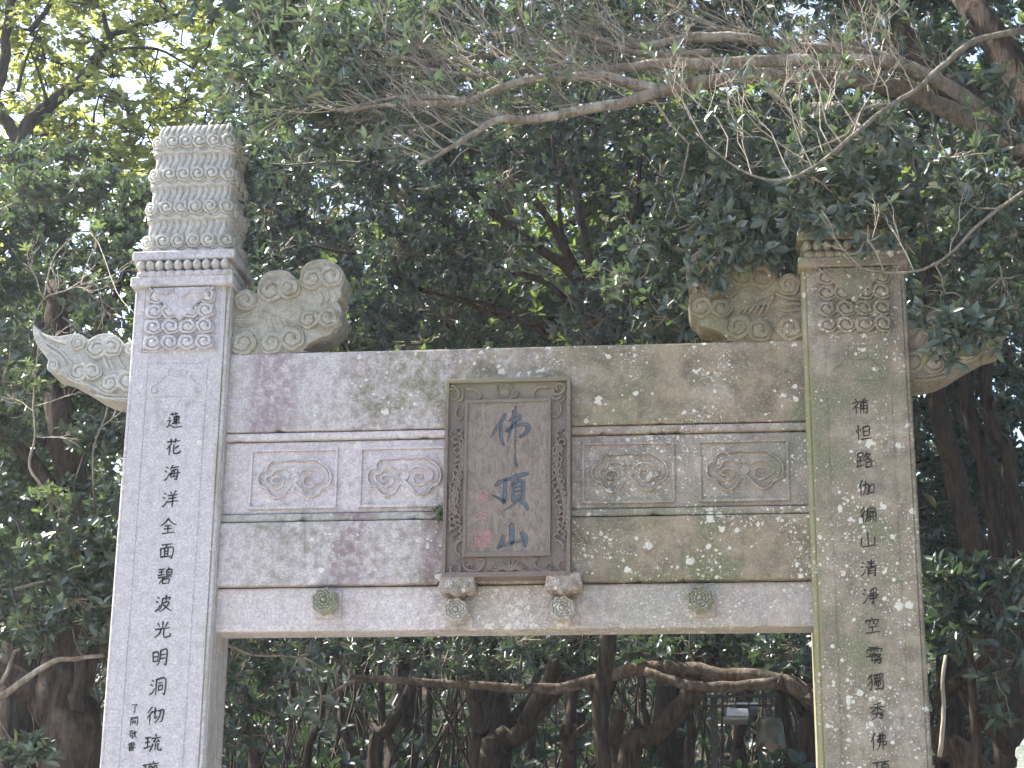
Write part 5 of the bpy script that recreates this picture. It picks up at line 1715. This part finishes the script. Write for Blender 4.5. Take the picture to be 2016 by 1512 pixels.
# bell
bx_, bz_ = LZ(1515, 1412)
BL = empty('bronze_bell', (bx_, YZ - .03, bz_), 'old bronze bell with a scalloped rim hanging from the lamp post arm', 'bell')
rb = .083
hb = .175
def rimw(a, j): return (.016 * math.cos(6 * a + .6) * (1 if j < 2 else (.5 if j == 2 else 0)))
prof = [(rb * 1.08, -hb), (rb * 1.03, -hb + .012), (rb * .99, -hb + .04), (rb * .965, -hb * .62), (rb * .955, -hb * .6), (rb * .93, -hb * .4), (rb * .86, -hb * .2), (rb * .7, -hb * .06), (rb * .4, -.002), (.0, .0)]
m_ = MB()
m_.lathe(prof, (0, 0, 0), 36, rimw)
o = link('bell_body', m_.mesh('bell_body', M['bronze'], True)); o.parent = BL
m_ = MB()
m_.lathe([(rb * 1.075, -hb), (rb * .9, -hb + .05), (rb * .8, -.05), (0, -.02)][::-1], (0, 0, 0), 36, lambda a, j: (.016 * math.cos(6 * a + .6) if j == 3 else 0))
o = link('bell_inside', m_.mesh('bell_inside', M['bronze_in'], True)); o.parent = BL
m_ = MB()
m_.tube([(-.012, 0, -.003), (-.014, 0, .016), (0, 0, .028), (.014, 0, .016), (.012, 0, -.003)], .006, None, 6)
m_.tube([(0, 0, .026), (0, 0, LZ(1515, 1390)[1] - bz_ - .005)], .004, None, 6)
o = link('hanger', m_.mesh('hanger', M['metal_dark'], True)); o.parent = BL
for zz in (-.06, -.105):
    m_ = MB()
    m_.lathe([(rb * (.955 if zz < -.1 else .90), zz - .003), (rb * (.985 if zz < -.1 else .935), zz), (rb * (.95 if zz < -.1 else .89), zz + .003)], (0, 0, 0), 36)
    o = link('bell_band', m_.mesh('bell_band', M['bronze'], True)); o.parent = BL

# pale carved finial at the right edge
fx, fz = G(2042, 1500, -.6)
FN = empty('stone_finial', (fx, -.6, 0), 'pale carved stone finial with spiral curls at the lower right edge', 'finial')
m_ = MB()
g = np.random.default_rng(8)
V, F = [], []
nu, nv = 28, 20
for i in range(nv + 1):
    t = i / nv
    for j in range(nu):
        a = 2 * math.pi * j / nu
        r_ = .085 * (math.sin(math.pi * min(1, .22 + t * .80)) ** .6) * (1 + .05 * math.sin(3 * a + 7 * t) + .04 * math.sin(5 * a - 9 * t))
        V.append((fx + r_ * math.cos(a), -.6 + r_ * math.sin(a), fz - .12 + .26 * t))
F = [(i * nu + j, i * nu + (j + 1) % nu, (i + 1) * nu + (j + 1) % nu, (i + 1) * nu + j) for i in range(nv) for j in range(nu)] + [tuple(range(nv * nu, (nv + 1) * nu))]
m_.add(V, F)
def fpart(mb_, name, mat, sm=True):
    o = mb_.build(name, mat, None, sm)
    o.parent = FN
    o.location = -Vector(FN.location)
    return o


fpart(m_, 'carved_head', M['palestone'])
m_ = MB()
m_.box(fx - .10, fx + .10, -.70, -.50, 0, fz - .11, .01)
fpart(m_, 'post', M['palestone'], False)
CP = polar_mesh('spiral_curl', M['palestone'], curl_o, curl_h)
for a, z_, r_ in ((-1.9, -.03, .035), (-2.5, .03, .032), (-1.2, .0, .034), (-2.9, -.05, .030), (-1.9, .06, .028), (-2.35, -.09, .03), (-1.5, -.09, .03)):
    o = bpy.data.objects.new('spiral_curl', CP)
    COL.objects.link(o)
    o.parent = FN
    o.location = (.080 * math.cos(a), .080 * math.sin(a), fz + z_)
    o.rotation_euler = (0, 0, a + math.pi / 2)
    o.scale = (r_, r_ * .9, r_)

# moss tufts growing in the joints of the gateway
for px_, py_, n_, L_, lab in ((866, 1012, 34, .022, 'tuft of bright green moss on the ledge left of the plaque'), (1178, 1188, 0, 0, None)):
    if not n_: continue
    p = Plant('moss_tuft', lab, 'moss', tuple(K(px_, py_, YM - .005)), seed=90)
    Cm = np.array([K(px_ + p.g.normal(0, 8), py_ + p.g.normal(0, 7), YM - .003 - .012 * p.g.random()) for _ in range(n_)])
    p.lv.append(rosettes(Cm, unit(p.g.normal(0, .5, (n_, 3)) + np.array([0, -.6, .5])), 8, L_, p.g, (.2, 1.2), .22))
    p.finish('leaf_pale', 'twig', crown='fronds')

# ------------------------------------------------------------------ haze in the air
HZ = MB()
HZ.box(-60, 60, -30, 60, -2.0, 32.0)
hm = bpy.data.materials.new('haze_air')
hm.use_nodes = True
ht = hm.node_tree
ht.nodes.remove(ht.nodes['Principled BSDF'])
pv = ht.nodes.new('ShaderNodeVolumePrincipled')
pv.inputs['Color'].default_value = (.86, .91, 1.0, 1)
pv.inputs['Density'].default_value = .0010
pv.inputs['Anisotropy'].default_value = .35
ht.links.new(pv.outputs[0], ht.nodes['Material Output'].inputs['Volume'])
tag(HZ.build('haze', hm), kind='stuff')
